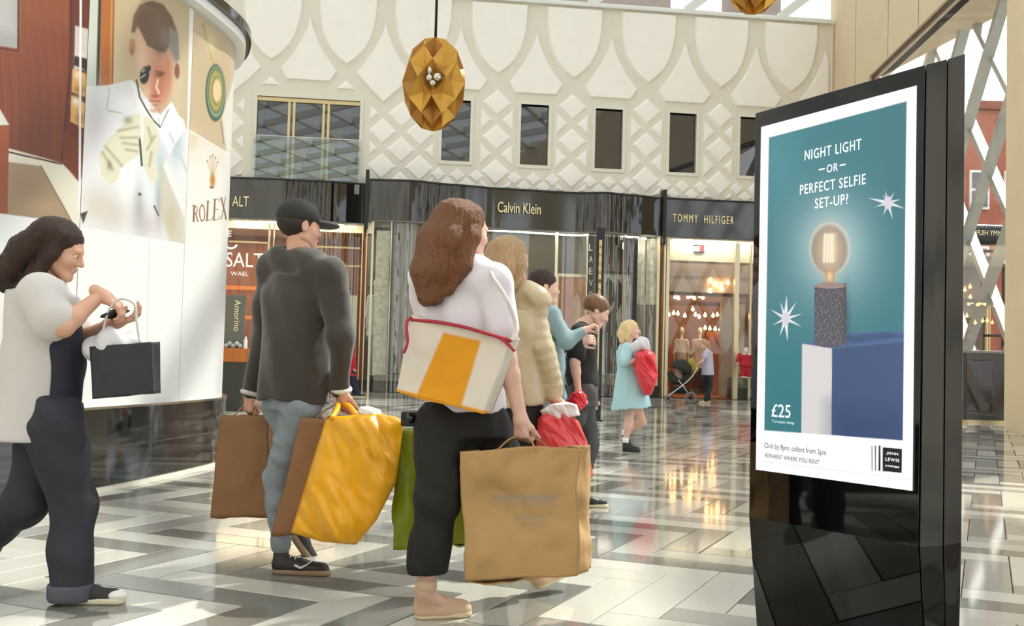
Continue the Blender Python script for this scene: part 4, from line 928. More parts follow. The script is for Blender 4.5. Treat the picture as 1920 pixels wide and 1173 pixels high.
# ================= signed-distance modelling of figures, clothes and soft things =================
V3 = lambda p: np.array(p, np.float32)
class SDF:
    def __init__(s, h=.008): s.h = h; s.ops = []; s.warp = None
    def cone(s, a, b, ra, rb, k=.02, cut=False): s.ops.append(('c', V3(a), V3(b), ra, rb, k, cut)); return s
    def chain(s, pts, rs, k=.02):
        for i in range(len(pts)-1): s.cone(pts[i], pts[i+1], rs[i], rs[i+1], k)
        return s
    def ell(s, c, r, R=None, k=.02, cut=False):
        s.ops.append(('e', V3(c), V3(r), np.array(R if R is not None else np.eye(3), np.float32), 0, k, cut)); return s
    def loft(s, st, fr=None, k=.02, cut=False, flat=True):
        """st: (origin point, rx, ry) stations; fr: side vector giving the rx direction"""
        s.ops.append(('l', [V3(p) for p, _, _ in st], [(a, b) for _, a, b in st], V3(fr if fr is not None else (1, 0, 0)), flat, k, cut)); return s
    def plane(s, p, n, k=.004): s.ops.append(('p', V3(p), V3(n), 0, 0, k, True)); return s   # removes the side n points to
    def bound(s):
        lo, hi = [], []
        for o in s.ops:
            if o[-1]: continue
            if o[0] == 'c': r = max(o[3], o[4]); lo += [o[1]-r, o[2]-r]; hi += [o[1]+r, o[2]+r]
            elif o[0] == 'e': r = max(o[2]); lo.append(o[1]-r); hi.append(o[1]+r)
            elif o[0] == 'l':
                for p, q_ in zip(o[1], o[2]): r = max(q_); lo.append(p-r); hi.append(p+r)
        return np.min(lo, 0)-3*s.h-.01, np.max(hi, 0)+3*s.h+.01
    def run(s, fold=None):
        lo, hi = s.bound(); h = s.h; n = np.ceil((hi-lo)/h).astype(int)+1
        D = np.full(n, .5, np.float32); ax = [lo[i]+h*np.arange(n[i], dtype=np.float32) for i in range(3)]
        for o in s.ops:
            k, cut = o[-2], o[-1]; mg = k+2.5*h+.012
            if o[0] == 'c': r = max(o[3], o[4]); a = np.minimum(o[1], o[2])-r-mg; b = np.maximum(o[1], o[2])+r+mg
            elif o[0] == 'e': r = max(o[2]); a = o[1]-r-mg; b = o[1]+r+mg
            elif o[0] == 'l': P = np.array(o[1]); r = max(max(q_) for q_ in o[2]); a = P.min(0)-r-mg; b = P.max(0)+r+mg
            else: a, b = lo, hi+h
            i0 = np.clip(np.floor((a-lo)/h).astype(int), 0, n); i1 = np.clip(np.ceil((b-lo)/h).astype(int)+1, 0, n)
            if (i1 <= i0).any(): continue
            sl_ = tuple(slice(i0[i], i1[i]) for i in range(3))
            X = ax[0][sl_[0]][:, None, None]; Y = ax[1][sl_[1]][None, :, None]; Z = ax[2][sl_[2]][None, None, :]
            if o[0] == 'c':
                A, B = o[1], o[2]; d = B-A; L2 = float(d@d)+1e-9
                t = np.clip(((X-A[0])*d[0]+(Y-A[1])*d[1]+(Z-A[2])*d[2])/L2, 0, 1)
                q_ = np.sqrt((X-A[0]-t*d[0])**2+(Y-A[1]-t*d[1])**2+(Z-A[2]-t*d[2])**2)-(o[3]+(o[4]-o[3])*t)
            elif o[0] == 'e':
                M = o[3]; x, y, z = X-o[1][0], Y-o[1][1], Z-o[1][2]
                e = [(M[0, i]*x+M[1, i]*y+M[2, i]*z)/o[2][i] for i in range(3)]; rr = np.sqrt(e[0]**2+e[1]**2+e[2]**2)
                g_ = np.sqrt((e[0]/o[2][0])**2+(e[1]/o[2][1])**2+(e[2]/o[2][2])**2)+1e-6; q_ = rr*(rr-1)/g_
            elif o[0] == 'l':
                P = np.array(o[1]); A, B = P[0], P[-1]; d = B-A; L = float(np.linalg.norm(d)); u = d/L
                z = (X-A[0])*u[0]+(Y-A[1])*u[1]+(Z-A[2])*u[2]; zz = (P-A)@u; zc = np.clip(z, zz.min(), zz.max())
                c = [np.interp(zc, zz, P[:, i]) for i in range(3)]; rx = np.interp(zc, zz, [q[0] for q in o[2]]); ry = np.interp(zc, zz, [q[1] for q in o[2]])
                fx = o[3]-u*float(o[3]@u); fx /= np.linalg.norm(fx); fy = np.cross(u, fx)
                # position relative to the centre line, in the station plane
                dx = (X-c[0]); dy = (Y-c[1]); dz = (Z-c[2]); ex = dx*fx[0]+dy*fx[1]+dz*fx[2]; ey = dx*fy[0]+dy*fy[1]+dz*fy[2]
                rr = np.sqrt((ex/rx)**2+(ey/ry)**2); g_ = np.sqrt((ex/rx**2)**2+(ey/ry**2)**2)+1e-6
                q_ = np.where(rr < .05, -np.minimum(rx, ry), rr*(rr-1)/g_); q_ = np.maximum(q_, np.abs(z-(zz.min()+zz.max())/2)-(zz.max()-zz.min())/2)
            else: q_ = (X-o[1][0])*o[2][0]+(Y-o[1][1])*o[2][1]+(Z-o[1][2])*o[2][2]
            q_ = q_.astype(np.float32); C = D[sl_]
            if cut:
                q2 = q_ if o[0] == 'p' else -q_; t = np.clip(.5-.5*(C-q2)/max(k, 1e-5), 0, 1); D[sl_] = C*(1-t)+q2*t+k*t*(1-t)
            else:
                t = np.clip(.5+.5*(C-q_)/max(k, 1e-5), 0, 1); D[sl_] = C*(1-t)+q_*t-k*t*(1-t)
        if fold:
            am, fx, fy, fz, sd = fold; X = ax[0][:, None, None]; Y = ax[1][None, :, None]; Z = ax[2][None, None, :]
            wv = np.sin(X*fx*.37+Y*fy*.53+sd)+np.sin(Z*fz*.41+sd*2)
            D += am*(np.sin(X*fx+Y*fy*.6+Z*fz+1.7*wv+sd)*.6+np.sin(X*fx*1.9-Y*fy*1.3+Z*fz*1.4+1.3*wv+2*sd)*.4).astype(np.float32)
        return s.net(D, lo, h)
    @staticmethod
    def net(D, lo, h):
        neg = D < 0; c8 = [neg[i:D.shape[0]-1+i, j:D.shape[1]-1+j, k:D.shape[2]-1+k] for i in (0, 1) for j in (0, 1) for k in (0, 1)]
        sm = sum(c.astype(np.int8) for c in c8); idx = np.argwhere((sm > 0) & (sm < 8))
        ID = np.full(np.array(D.shape)-1, -1, np.int32); ID[tuple(idx.T)] = np.arange(len(idx))
        acc = np.zeros((len(idx), 3)); cnt = np.zeros(len(idx)); i, j, k = idx.T
        cs = [(a, b, c) for a in (0, 1) for b in (0, 1) for c in (0, 1)]
        for p in range(8):
            for q in range(p+1, 8):
                if sum(abs(cs[p][t]-cs[q][t]) for t in range(3)) != 1: continue
                a = D[i+cs[p][0], j+cs[p][1], k+cs[p][2]]; b = D[i+cs[q][0], j+cs[q][1], k+cs[q][2]]; m = (a < 0) != (b < 0)
                t = np.where(m, a/np.where(m, a-b, 1), 0)[:, None]; P = np.array(cs[p])*(1-t)+np.array(cs[q])*t
                acc += P*m[:, None]; cnt += m
        V = lo+h*(idx+acc/cnt[:, None]); Fs = []
        for ax_ in range(3):
            s0 = [slice(None)]*3; s1 = [slice(None)]*3; s0[ax_] = slice(0, -1); s1[ax_] = slice(1, None)
            A = neg[tuple(s0)]; B = neg[tuple(s1)]; e = np.argwhere(A != B); u, v = (ax_+1) % 3, (ax_+2) % 3
            e = e[(e[:, u] > 0) & (e[:, v] > 0) & (e[:, u] < D.shape[u]-1) & (e[:, v] < D.shape[v]-1)]
            if len(e) == 0: continue
            def g(du, dv): t = e.copy(); t[:, u] -= du; t[:, v] -= dv; return ID[t[:, 0], t[:, 1], t[:, 2]]
            q = np.stack([g(1, 1), g(0, 1), g(0, 0), g(1, 0)], 1); fl_ = ~A[tuple(e.T)]; q[fl_] = q[fl_][:, ::-1]; Fs.append(q)
        Fq = np.concatenate(Fs); Fq = Fq[(Fq >= 0).all(1)]
        # light smoothing
        for _ in range(2):
            sumv = np.zeros_like(V); c = np.zeros(len(V))
            for a, b in ((0, 1), (1, 2), (2, 3), (3, 0)):
                for d in range(3): sumv[:, d] += np.bincount(Fq[:, a], V[Fq[:, b], d], len(V))+np.bincount(Fq[:, b], V[Fq[:, a], d], len(V))
                c += np.bincount(Fq[:, a], minlength=len(V))+np.bincount(Fq[:, b], minlength=len(V))
            V = V*.5+.5*sumv/np.maximum(c, 1)[:, None]
        return V, Fq
def soft(name, sdfs, material, parent=None, fold=None, **k):
    if isinstance(sdfs, SDF): sdfs = [sdfs]
    Vs, Fs, n = [], [], 0
    for s_ in sdfs:
        V, Fq = s_.run(fold); Vs.append(V); Fs.append(Fq+n); n += len(V)
    me = npmesh(name, np.concatenate(Vs), np.concatenate(Fs)); me.materials.append(material); return link(me, name, parent, **k)
def nv(v): v = np.array(v, float); return v/(np.linalg.norm(v)+1e-9)
SK = mat('skin_warm', 'd3a186', .5, var=.05, vs=8); SK2 = mat('skin_pink', 'dcb09c', .5, var=.05, vs=8)
def frame(fwd, up=(0, 0, 1)):
    f = nv(fwd); r = nv(np.cross(f, up)); u = np.cross(r, f); return np.stack([r, f, u], 1)   # columns: right, forward, up
def head_sdf(c, fwd, up=(0, 0, 1), sc=1.0, h=.0045):
    R = frame(fwd, up); c = np.array(c, float); T = lambda *p: c+R@(np.array(p)*sc)
    s = SDF(h)
    s.ell(T(0, -.012, .030), np.array((.074, .094, .083))*sc, R, .02); s.ell(T(0, .030, -.028), np.array((.060, .062, .082))*sc, R, .03)
    s.cone(T(.050, .0, -.055), T(.012, .072, -.096), .020*sc, .020*sc, .02); s.cone(T(-.050, .0, -.055), T(-.012, .072, -.096), .020*sc, .020*sc, .02); s.cone(T(-.012, .074, -.094), T(.012, .074, -.094), .02*sc, .02*sc, .015)
    s.cone(T(-.035, .078, .018), T(.035, .078, .018), .011*sc, .011*sc, .015); s.ell(T(.038, .055, -.03), np.array((.024, .03, .024))*sc, R, .02); s.ell(T(-.038, .055, -.03), np.array((.024, .03, .024))*sc, R, .02)
    for q in (1, -1): s.ell(T(.030*q, .099, .0), np.array((.016, .014, .010))*sc, R, .010, cut=True)
    s.cone(T(0, .086, .012), T(0, .108, -.026), .008*sc, .012*sc, .010); s.cone(T(-.011, .097, -.031), T(.011, .097, -.031), .008*sc, .008*sc, .006)
    s.ell(T(0, .093, -.054), np.array((.022, .010, .0055))*sc, R, .004); s.ell(T(0, .091, -.065), np.array((.019, .010, .0065))*sc, R, .004); s.cone(T(-.018, .104, -.0595), T(.018, .104, -.0595), .0028*sc, .0028*sc, .003, cut=True)
    for q in (1, -1):
        s.ell(T(.076*q, -.008, -.006), np.array((.010, .019, .030))*sc, R, .006); s.ell(T(.086*q, -.004, -.002), np.array((.006, .010, .018))*sc, R, .004, cut=True)
    return s, T, R
def eyes(T, R, root, sc, dark='3a2c22'):
    for q in (1, -1):
        s = MB(); s.ball(T(.030*q, .0765, .0), .0115*sc, 12); s.ball(T(.030*q, .0825, -.001), .0068*sc, 10, 1)
        s.build('eye', [mat('eye_white', 'eeeae4', .2), mat('iris_'+dark, dark, .2)], root)
def hand_sdf(w, d, n, curl=40, side=1, sc=1.0, h=.0042, thumb=.6):
    """w wrist, d towards the knuckles, n the way the fingers close, side +1: thumb on +(d x n)"""
    w = np.array(w, float); d = nv(d); n = np.array(n, float); n = nv(n-d*(n@d)); s_ = np.cross(d, n)*side; S_ = SDF(h)
    L = .085*sc
    for off, fl in ((.029, .070), (.010, .080), (-.010, .074), (-.028, .058)):
        k0 = w+d*(L*(1 if off < .02 else .97))+s_*off*sc; S_.cone(w+d*.012*sc+s_*off*.55*sc, k0, .0155*sc, .0125*sc, .012)
        p = k0; a = 0
        for j, (fr, r0, r1) in enumerate(((.45, .0098, .0088), (.32, .0086, .0078), (.23, .0076, .0066))):
            a += math.radians(curl*(.8 if j == 0 else 1.1)*(1.08-off*3)); dd = d*math.cos(a)+n*math.sin(a)
            q = p+dd*fl*fr*1.12*sc; S_.cone(p, q, r0*sc, r1*sc, .003); p = q
    t0 = w+d*.020*sc+s_*.022*sc; t1 = w+d*.052*sc+s_*.046*sc+n*.014*sc; S_.cone(t0, t1, .0165*sc, .0125*sc, .012)
    td = nv(d*(1-thumb*.4)+s_*.25*(1-thumb)+n*thumb*.9); t2 = t1+td*.034*sc; td2 = nv(td+n*.35*thumb-s_*.2*thumb); S_.cone(t1, t2, .0112*sc, .0098*sc, .005); S_.cone(t2, t2+td2*.027*sc, .0098*sc, .0076*sc, .003)
    S_.cone(w-d*.03*sc, w+d*.02*sc, .0255*sc, .026*sc, .02)
    return S_
def shoe(root, heel, toe, name, mu, ms, wd=.046, hh=.075, lab=None, laces=True, ankle=None, fat=1.0):
    heel = np.array(heel, float); toe = np.array(toe, float); d = nv(toe-heel); up = nv(np.cross(np.cross(d, (0, 0, 1)), d)); sd = nv(np.cross(d, up)); L = np.linalg.norm(toe-heel)
    so_ = SDF(.0055); pts = [heel+d*.04, heel+d*L*.5, heel+d*(L-.045)]; z = up*.013
    so_.loft([(heel+up*0.0, .001, .001)]*0 or [(pts[0]-z, 1, 1), (pts[0]+z, 1, 1)], fr=d) if False else None
    for a, b, ra, rb in ((pts[0], pts[1], .036, .038), (pts[1], pts[2], .038, .044)):
        so_.cone(a+z, b+z, ra, rb, .012)
    so_.plane(heel+up*.026, up, .004); so_.plane(heel, -up, .003)
    so = soft('sole', so_, ms, root) if False else None
    u_ = SDF(.0055)
    u_.cone(pts[0]+up*.035, pts[1]+up*.033, .034*fat, .035*fat, .02); u_.cone(pts[1]+up*.033*fat, pts[2]+up*.026, .035*fat, .035*fat, .02)
    u_.cone(pts[0]+up*.05, (np.array(ankle) if ankle is not None else pts[0]+up*hh+d*.01), .033*fat, .037*fat, .02); u_.cone(pts[0]+up*.062+d*.03, pts[1]+up*.045*fat, .026*fat, .026*fat, .02)
    u_.plane(heel+up*.014, -up, .003)
    r = soft(name, u_, mu, root, label=lab); soft('sole', so_, ms, r)
    if laces:
        q = MB()
        for i in range(4):
            c = pts[0]+d*(.055+.022*i)+up*(.082-.009*i); q.tube([c-sd*.02, c+up*.006, c+sd*.02], .003, 6)
        q.build('laces', mat('lace_white', 'e9e6df', .7), r)
    return r
def arm(s, a, e, w, r=(.048, .040, .036, .026), k=.02): s.cone(a, e, r[0], r[1], k); m_ = (np.array(e)*.7+np.array(w)*.3); s.cone(e, m_, r[1], r[2]*1.04, k); s.cone(m_, w, r[2]*1.04, r[3], k)
def leg(s, a, kn_, an, r=(.085, .056, .053, .036), k=.03): s.cone(a, kn_, r[0], r[1], k); m_ = np.array(kn_)*.7+np.array(an)*.3; s.cone(kn_, m_, r[1], r[2]*1.05, k); s.cone(m_, an, r[2]*1.05, r[3], k)
P_ = lambda x, y, Y: np.array(W(x, y, Y))
def person(label, base, group=None): return thing('person', label, 'person', base)
def foot_skin(s, heel, toe, ankle):
    heel = np.array(heel, float); toe = np.array(toe, float); d = nv(toe-heel); L = np.linalg.norm(toe-heel)
    s.cone(heel+d*.035+[0, 0, .035], ankle, .030, .032, .02); s.cone(heel+d*.035+[0, 0, .03], toe-d*.04+[0, 0, .022], .029, .024, .03); s.cone(np.array(ankle)-[0, 0, .02], toe-d*.09+[0, 0, .03], .028, .022, .03)

# ---------- centre woman: white tee, black cropped trousers ----------
Yc = 4.30
pc = person('person with long brown hair in white t-shirt and black cropped trousers, carrying tote', Gd(835, 1130))
hc = P_(872, 432, Yc+.05); fw = nv((.75, .62, -.10)); sd = nv((.80, .45, 0))   # walks right and away; shoulder line
wd_ = np.cross((0, 0, 1), nv((.6, .8, 0)))
sL, sR = P_(800, 520, Yc+.06), P_(925, 528, Yc-.02); hipC = P_(868, 775, Yc+.08); hL, hR = P_(828, 790, Yc+.03), P_(905, 790, Yc+.12)
neck = P_(868, 500, Yc+.05)
kL, aL = P_(822, 920, Yc-.03), P_(797, 1098, Yc-.03); kR, aR = P_(960, 910, Yc+.34), P_(1000, 1070, Yc+.52)
eR, wR = P_(948, 672, Yc-.06), P_(975, 778, Yc-.06); eL, wL = P_(812, 650, Yc+.30), P_(850, 700, Yc+.42)
hd, T, R = head_sdf(hc, fw)
bd_ = SDF(.0075); bd_.chain([hc+[0, -.0, -.04], neck+[0, 0, -.03]], [.052, .058]); bd_.cone(sL, sR, .055, .055, .04)
bd_.loft([(hipC+[0, 0, -.05], .15, .105), (P_(868, 700, Yc+.07), .125, .09), (P_(865, 600, Yc+.06), .15, .10), (P_(865, 530, Yc+.05), .14, .085)], sR-sL, .04)
arm(bd_, sR, eR, wR, (.05, .043, .038, .026)); arm(bd_, sL, eL, wL, (.05, .043, .038, .026)); leg(bd_, hL, kL, aL, (.09, .058, .05, .033)); leg(bd_, hR, kR, aR, (.09, .058, .05, .033))
hR_ = hand_sdf(wR, (.10, .05, -1), (.6, .6, 0), 62, 1, .98); hL_ = hand_sdf(wL, (.7, .4, -.6), (.3, .3, -.9), 55, -1, .98)
heelL = Gd(776, 1160); toeL = Gd(858, 1150); heelL = np.array(heelL); toeL = np.array(heelL)+nv((.93, .36, 0))*.245
foot_skin(bd_, heelL, toeL, aL); tR = P_(1055, 1078, Yc+.62); hRr = P_(1002, 1105, Yc+.50)
b_ = soft('body', [bd_, hd, hR_, hL_], SK2, pc); eyes(T, R, pc, 1)
s = SDF(.0065); s.ell(T(0, -.022, .038), (.086, .100, .088), R, .02); s.ell(T(0, .085, -.03), (.062, .07, .085), R, .015, cut=True)
for q in (-.5, 0, .5): s.chain([T(.06*q, -.08, .05), T(.09*q-.01, -.115, -.06), T(.09*q-.02, -.13, -.19), T(.08*q-.02, -.12, -.30)], [.055, .062, .055, .03], .03)
for q in (1, -1): s.chain([T(.06*q, .0, .06), T(.085*q, -.03, -.04), T(.085*q, -.06, -.16), T(.06*q, -.09, -.27)], [.035, .036, .040, .02], .02)
soft('hair', s, mat('hair_chestnut', '80502c', .55, var=.35, vs=30, stretch=(6, 6, 1), bump=.9, bs=45), pc, fold=(.0035, 260, 260, 14, .3))
s = SDF(.007); s.cone(sL, sR, .068, .068, .04); s.cone((sL+neck)/2, (sR+neck)/2, .072, .072, .04)
s.loft([(hipC+[0, 0, .02], .175, .135), (P_(868, 690, Yc+.07), .16, .125), (P_(865, 600, Yc+.06), .168, .125), (P_(865, 530, Yc+.05), .150, .098)], sR-sL, .04)
s.cone(sR, sR+(eR-sR)*.62, .070, .072, .03); s.cone(sL, sL+(eL-sL)*.62, .070, .072, .03)
for a, e in ((sR, eR), (sL, eL)): pass
s.ell(neck+[0, 0, .02], (.062, .062, .03), None, .008, cut=True)
soft('t_shirt', s, mat('white_jersey', 'e0d8de', .8, bump=.35, bs=8, sheen=.3), pc, fold=(.010, 24, 24, 16, 1.1))
s = SDF(.0075); s.loft([(hipC+[0, 0, -.09], .178, .130), (hipC, .172, .126), (hipC+[0, 0, .07], .150, .11)], sR-sL, .03)
s.chain([hL+[0, 0, -.02], kL, aL+(kL-aL)*.20], [.115, .088, .083], .04); s.chain([hR+[0, 0, -.02], kR, aR+(kR-aR)*.26], [.115, .088, .080], .04)
s.plane(aL+(kL-aL)*.20+[0, 0, -.02], (0, 0, -1))
soft('trousers', s, mat('black_trouser', '17130f', .8, bump=.5, bs=9), pc, fold=(.008, 22, 22, 26, .4))
q = MB(); c = aL+[0, 0, .055]; q.tube([c+Vector((math.cos(a)*.037, math.sin(a)*.037, .006*math.sin(a))) for a in np.linspace(0, 2*math.pi, 20)[:-1]], .005, 6, closed=True); q.build('anklet', M_blackm, pc)
M_bs = mat('beige_shoe', 'cfae90', .6); M_sole = mat('cream_sole', 'd8c7a0', .6)
shoe(pc, heelL, toeL, 'shoe', M_bs, M_sole, laces=False, ankle=aL+[.004, 0, .005], fat=1.2); shoe(pc, hRr, hRr+nv(tR-hRr)*.245, 'shoe', M_bs, M_sole, laces=False, ankle=aR, fat=1.2)

# ---------- man with the dark cap ----------
Ym = 5.12
pm_ = person('person in dark cap and charcoal sweatshirt seen from behind, carrying yellow and brown bags', Gd(545, 1075))
hc = P_(562, 424, Ym); fw = nv((.80, .60, -.05)); 
sL, sR = P_(512, 505, Ym+.10), P_(618, 512, Ym-.10); hipC = P_(548, 745, Ym); neck = P_(560, 478, Ym); hL, hR = P_(530, 765, Ym+.06), P_(568, 765, Ym-.06)
kS, aS = P_(522, 892, Ym+.02), P_(528, 1026, Ym+.02); kB, aB = P_(590, 885, Ym+.10), P_(552, 985, Ym+.34)
eR, wR = P_(638, 630, Ym-.16), P_(640, 728, Ym-.08); eL, wL = P_(498, 640, Ym+.22), P_(470, 735, Ym+.2)
hd, T, R = head_sdf(hc, fw)
bd_ = SDF(.008); bd_.chain([hc+[0, 0, -.05], neck+[0, 0, -.03]], [.056, .064]); bd_.cone(sL, sR, .06, .06, .04)
bd_.loft([(hipC, .15, .11), (P_(555, 650, Ym), .15, .105), (P_(560, 520, Ym), .17, .10)], sR-sL, .04)
arm(bd_, sR, eR, wR); arm(bd_, sL, eL, wL); leg(bd_, hR, kS, aS); leg(bd_, hL, kB, aB)
hR_ = hand_sdf(wR, (.1, -.05, -1), (.7, .6, 0), 62, 1, 1.05); hL_ = hand_sdf(wL, (-.1, .0, -1), (.7, .6, 0), 62, -1, 1.05)
soft('body', [bd_, hd, hR_, hL_], SK, pm_); eyes(T, R, pm_, 1)
s = SDF(.006); s.ell(T(0, -.02, .02), (.080, .096, .080), R, .02); s.ell(T(0, .075, -.03), (.075, .08, .10), R, .01, cut=True); s.plane(T(0, 0, -.06), -R[:, 2])
soft('hair', s, mat('hair_dark', '2a1d15', .6), pm_, fold=(.002, 120, 120, 60, 0))
s = SDF(.006); s.ell(T(0, -.012, .045), (.088, .108, .085), R, .02); s.plane(T(0, 0, .022), -R[:, 2]); s.ell(T(0, -.012, .128), (.008, .008, .005), R, .003)
cap = soft('cap', s, mat('cap_charcoal', '2a2725', .8), pm_); s = SDF(.005); s.ell(T(0, .120, .024), (.072, .088, .020), R, .01); s.plane(T(0, .06, 0), -R[:, 1]); soft('brim', s, mat('cap_brim', '3a3434', .7), cap)
s = SDF(.0075); s.cone(sL, sR, .080, .080, .04); s.cone((sL+neck)/2, (sR+neck)/2, .085, .085, .04)
s.loft([(P_(548, 752, Ym), .190, .150), (P_(555, 650, Ym), .188, .148), (P_(560, 560, Ym), .195, .14), (P_(560, 515, Ym), .18, .11)], sR-sL, .04)
s.chain([sR, eR, wR], [.080, .066, .048], .035); s.chain([sL, eL, wL], [.080, .066, .048], .035); s.ell(neck+[0, 0, .03], (.066, .066, .032), None, .006, cut=True)
sw = soft('sweatshirt', s, mat('charcoal_jersey', '3d372f', .9, var=.08, vs=6, bump=.5, bs=9, sheen=.3), pm_, fold=(.013, 16, 16, 13, 2.2))
q = MB()
def ring(mb, c, d, r, t, n=20):
    d = Vector(nv(d)); x = d.orthogonal().normalized(); y = d.cross(x); mb.tube([Vector(c)+(x*math.cos(a)+y*math.sin(a))*r for a in np.linspace(0, 2*math.pi, n+1)[:-1]], t, 8, closed=True)
for w_, e_ in ((wR, eR), (wL, eL)): ring(q, w_+nv(w_-e_)*.005, w_-e_, .040, .012)
q.build('cuff', mat('white_cuff', 'd4cfc6', .8), sw)
s = SDF(.0075); s.loft([(hipC+[0, 0, -.06], .155, .118), (hipC+[0, 0, .05], .158, .12)], sR-sL, .03); s.chain([hR, kS, kS*.6+aS*.4, aS+[0, 0, .01]], [.10, .066, .064, .047], .03); s.chain([hL, kB, kB*.6+aB*.4, aB+[0, 0, .01]], [.10, .066, .064, .047], .03)
soft('jeans', s, mat('pale_blue_denim', '899197', .8, bump=.5, bs=12, var=.12, vs=12), pm_, fold=(.006, 26, 26, 44, 1))
M_ns = mat('dark_trainer', '2c2825', .5); M_tan = mat('tan_sole', '9a8068', .6)
h1 = np.array(Gd(508, 1074)); sh_ = shoe(pm_, h1, h1+nv((.93, -.05, 0))*.29+[0, 0, 0], 'shoe', M_ns, M_tan, ankle=aS+[0, 0, -.01])
q = MB(); c0 = h1+[.12, -.047, .05]; q.tube([c0, c0+[.03, -.006, -.012], c0+[.055, -.004, .002], c0+[.085, .004, .024]], [.006, .006, .004, .002], 6); q.build('side_flash', mat('flash_white', 'e8e6e0', .5), sh_)
h2 = P_(530, 985, Ym+.40); shoe(pm_, h2, h2+nv((.5, .3, -.8))*.28, 'shoe', M_ns, M_tan, ankle=aB)

# ---------- left woman looking at her hands ----------
Yl = 4.42
pl_ = person('person in pale short-sleeved coat and wide jeans, looking at hands beside hoarding', Gd(150, 1125))
hc = P_(112, 466, Yl); fw = nv((1, .12, -.42)); 
sN, sF = P_(78, 552, Yl-.13), P_(92, 545, Yl+.17); neck = P_(84, 525, Yl+.02); hipC = P_(98, 775, Yl); hN, hF = P_(100, 790, Yl-.08), P_(96, 790, Yl+.09)
kF, aF = P_(140, 945, Yl+.02), P_(128, 1090, Yl); kB, aB = P_(48, 940, Yl+.08), P_(-55, 1030, Yl+.2)
eN, wN = P_(118, 612, Yl-.20), P_(190, 552, Yl-.10); eF, wF = P_(150, 640, Yl+.18), P_(212, 606, Yl+.02)
hd, T, R = head_sdf(hc, fw, (.25, 0, 1))
bd_ = SDF(.0075); bd_.chain([T(0, -.015, -.07), neck+[0, 0, -.02]], [.050, .056]); bd_.cone(sN, sF, .055, .055, .04)
bd_.loft([(hipC, .10, .15), (P_(95, 680, Yl), .085, .12), (P_(88, 570, Yl), .09, .14)], (1, 0, 0), .04)
arm(bd_, sN, eN, wN, (.05, .042, .037, .025)); arm(bd_, sF, eF, wF, (.05, .042, .037, .025)); leg(bd_, hN, kF, aF); leg(bd_, hF, kB, aB)
hN_ = hand_sdf(wN, (.8, .25, -.55), (.2, .3, -.9), 38, 1, .97); hF_ = hand_sdf(wF, (.95, -.1, .25), (-.1, -.1, 1), 30, 1, .97)
soft('body', [bd_, hd, hN_, hF_], SK, pl_); eyes(T, R, pl_, 1)
s = SDF(.0065); s.ell(T(0, -.022, .038), (.086, .102, .086), R, .02); s.ell(T(0, .088, -.035), (.066, .066, .085), R, .012, cut=True)
for q in (-.6, 0, .6): s.chain([T(.07*q, -.07, .04), T(.10*q, -.11, -.06), T(.12*q, -.13, -.16), T(.13*q, -.16, -.25)], [.055, .058, .05, .022], .03)
for q in (1, -1): s.chain([T(.062*q, .01, .055), T(.080*q, .0, -.03), T(.085*q, -.02, -.13), T(.085*q, -.06, -.22)], [.03, .030, .034, .018], .02)
soft('hair', s, mat('hair_dark_brown', '3e2619', .55, var=.4, vs=30, stretch=(6, 6, 1), bump=.9, bs=45), pl_, fold=(.0035, 260, 260, 14, .9))
s = SDF(.0075); s.cone(sN, sF, .060, .060, .04); s.cone(sN, sN+(eN-sN)*.5, .056, .054, .02); s.cone(sF, sF+(eF-sF)*.5, .056, .054, .02)
s.loft([(P_(98, 760, Yl), .108, .150), (P_(108, 680, Yl), .105, .14), (P_(92, 570, Yl), .11, .15)], (1, 0, 0), .04); s.ell(neck+[.02, 0, .02], (.06, .06, .03), None, .006, cut=True)
soft('t_shirt', s, mat('navy_top', '262734', .8), pl_, fold=(.008, 22, 22, 14, .4))
# pale long waistcoat with short sleeves, open at the front
s = SDF(.0075); s.cone(sN, sF, .086, .086, .04); s.cone(sN, sN+(eN-sN)*.72, .082, .086, .03); s.cone(sF, sF+(eF-sF)*.72, .082, .086, .03)
s.loft([(P_(54, 822, Yl), .185, .23), (P_(66, 740, Yl), .17, .20), (P_(76, 640, Yl), .145, .175), (P_(84, 555, Yl), .13, .17)], (1, 0, 0), .04)
s.loft([(P_(145, 840, Yl), .15, .15), (P_(150, 620, Yl), .13, .13)], (1, 0, 0), .02, cut=True); s.ell(neck+[.03, 0, .03], (.07, .07, .05), None, .01, cut=True)
soft('coat', s, mat('pale_grey_linen', 'c9c3be', .85, bump=.45, bs=8, sheen=.2), pl_, fold=(.013, 18, 18, 6, 1.4))
s = SDF(.0075); s.loft([(hipC+[0, 0, -.10], .125, .165), (hipC+[0, 0, .05], .115, .155)], (1, 0, 0), .03); s.chain([hN, kF, kF*.4+aF*.6, aF+[.01, 0, -.03]], [.12, .088, .080, .088], .04); s.chain([hF, kB, aB], [.12, .088, .088], .04); s.plane(aF+[0, 0, -.045], (0, 0, -1))
jn = soft('jeans', s, mat('dark_denim', '2c2e36', .8, bump=.5, bs=10, var=.15, vs=12), pl_, fold=(.010, 20, 20, 18, .2))
s = SDF(.0065); s.cone(aF+[.01, 0, -.02], aF+[.01, 0, -.045], .091, .091, .003); s.plane(aF+[0, 0, -.075], (0, 0, -1)); s.plane(aF+[0, 0, -.005], (0, 0, 1)); soft('turn_up', s, mat('denim_turn_up', '53565f', .8), jn)
h1 = np.array(Gd(112, 1130)); shoe(pl_, h1, h1+nv((.97, .10, 0))*.265, 'shoe', mat('charcoal_canvas', '35302e', .7), mat('white_rubber', 'd9cfb4', .5), ankle=aF+[0, 0, -.03])
s = SDF(.006); t_ = h1+nv((.97, .10, 0))*.225; s.ell(t_+[0, 0, .034], (.047, .042, .024), None, .01); soft('toe_cap', s, mat('white_toe_cap', 'efeae2', .5), pl_)
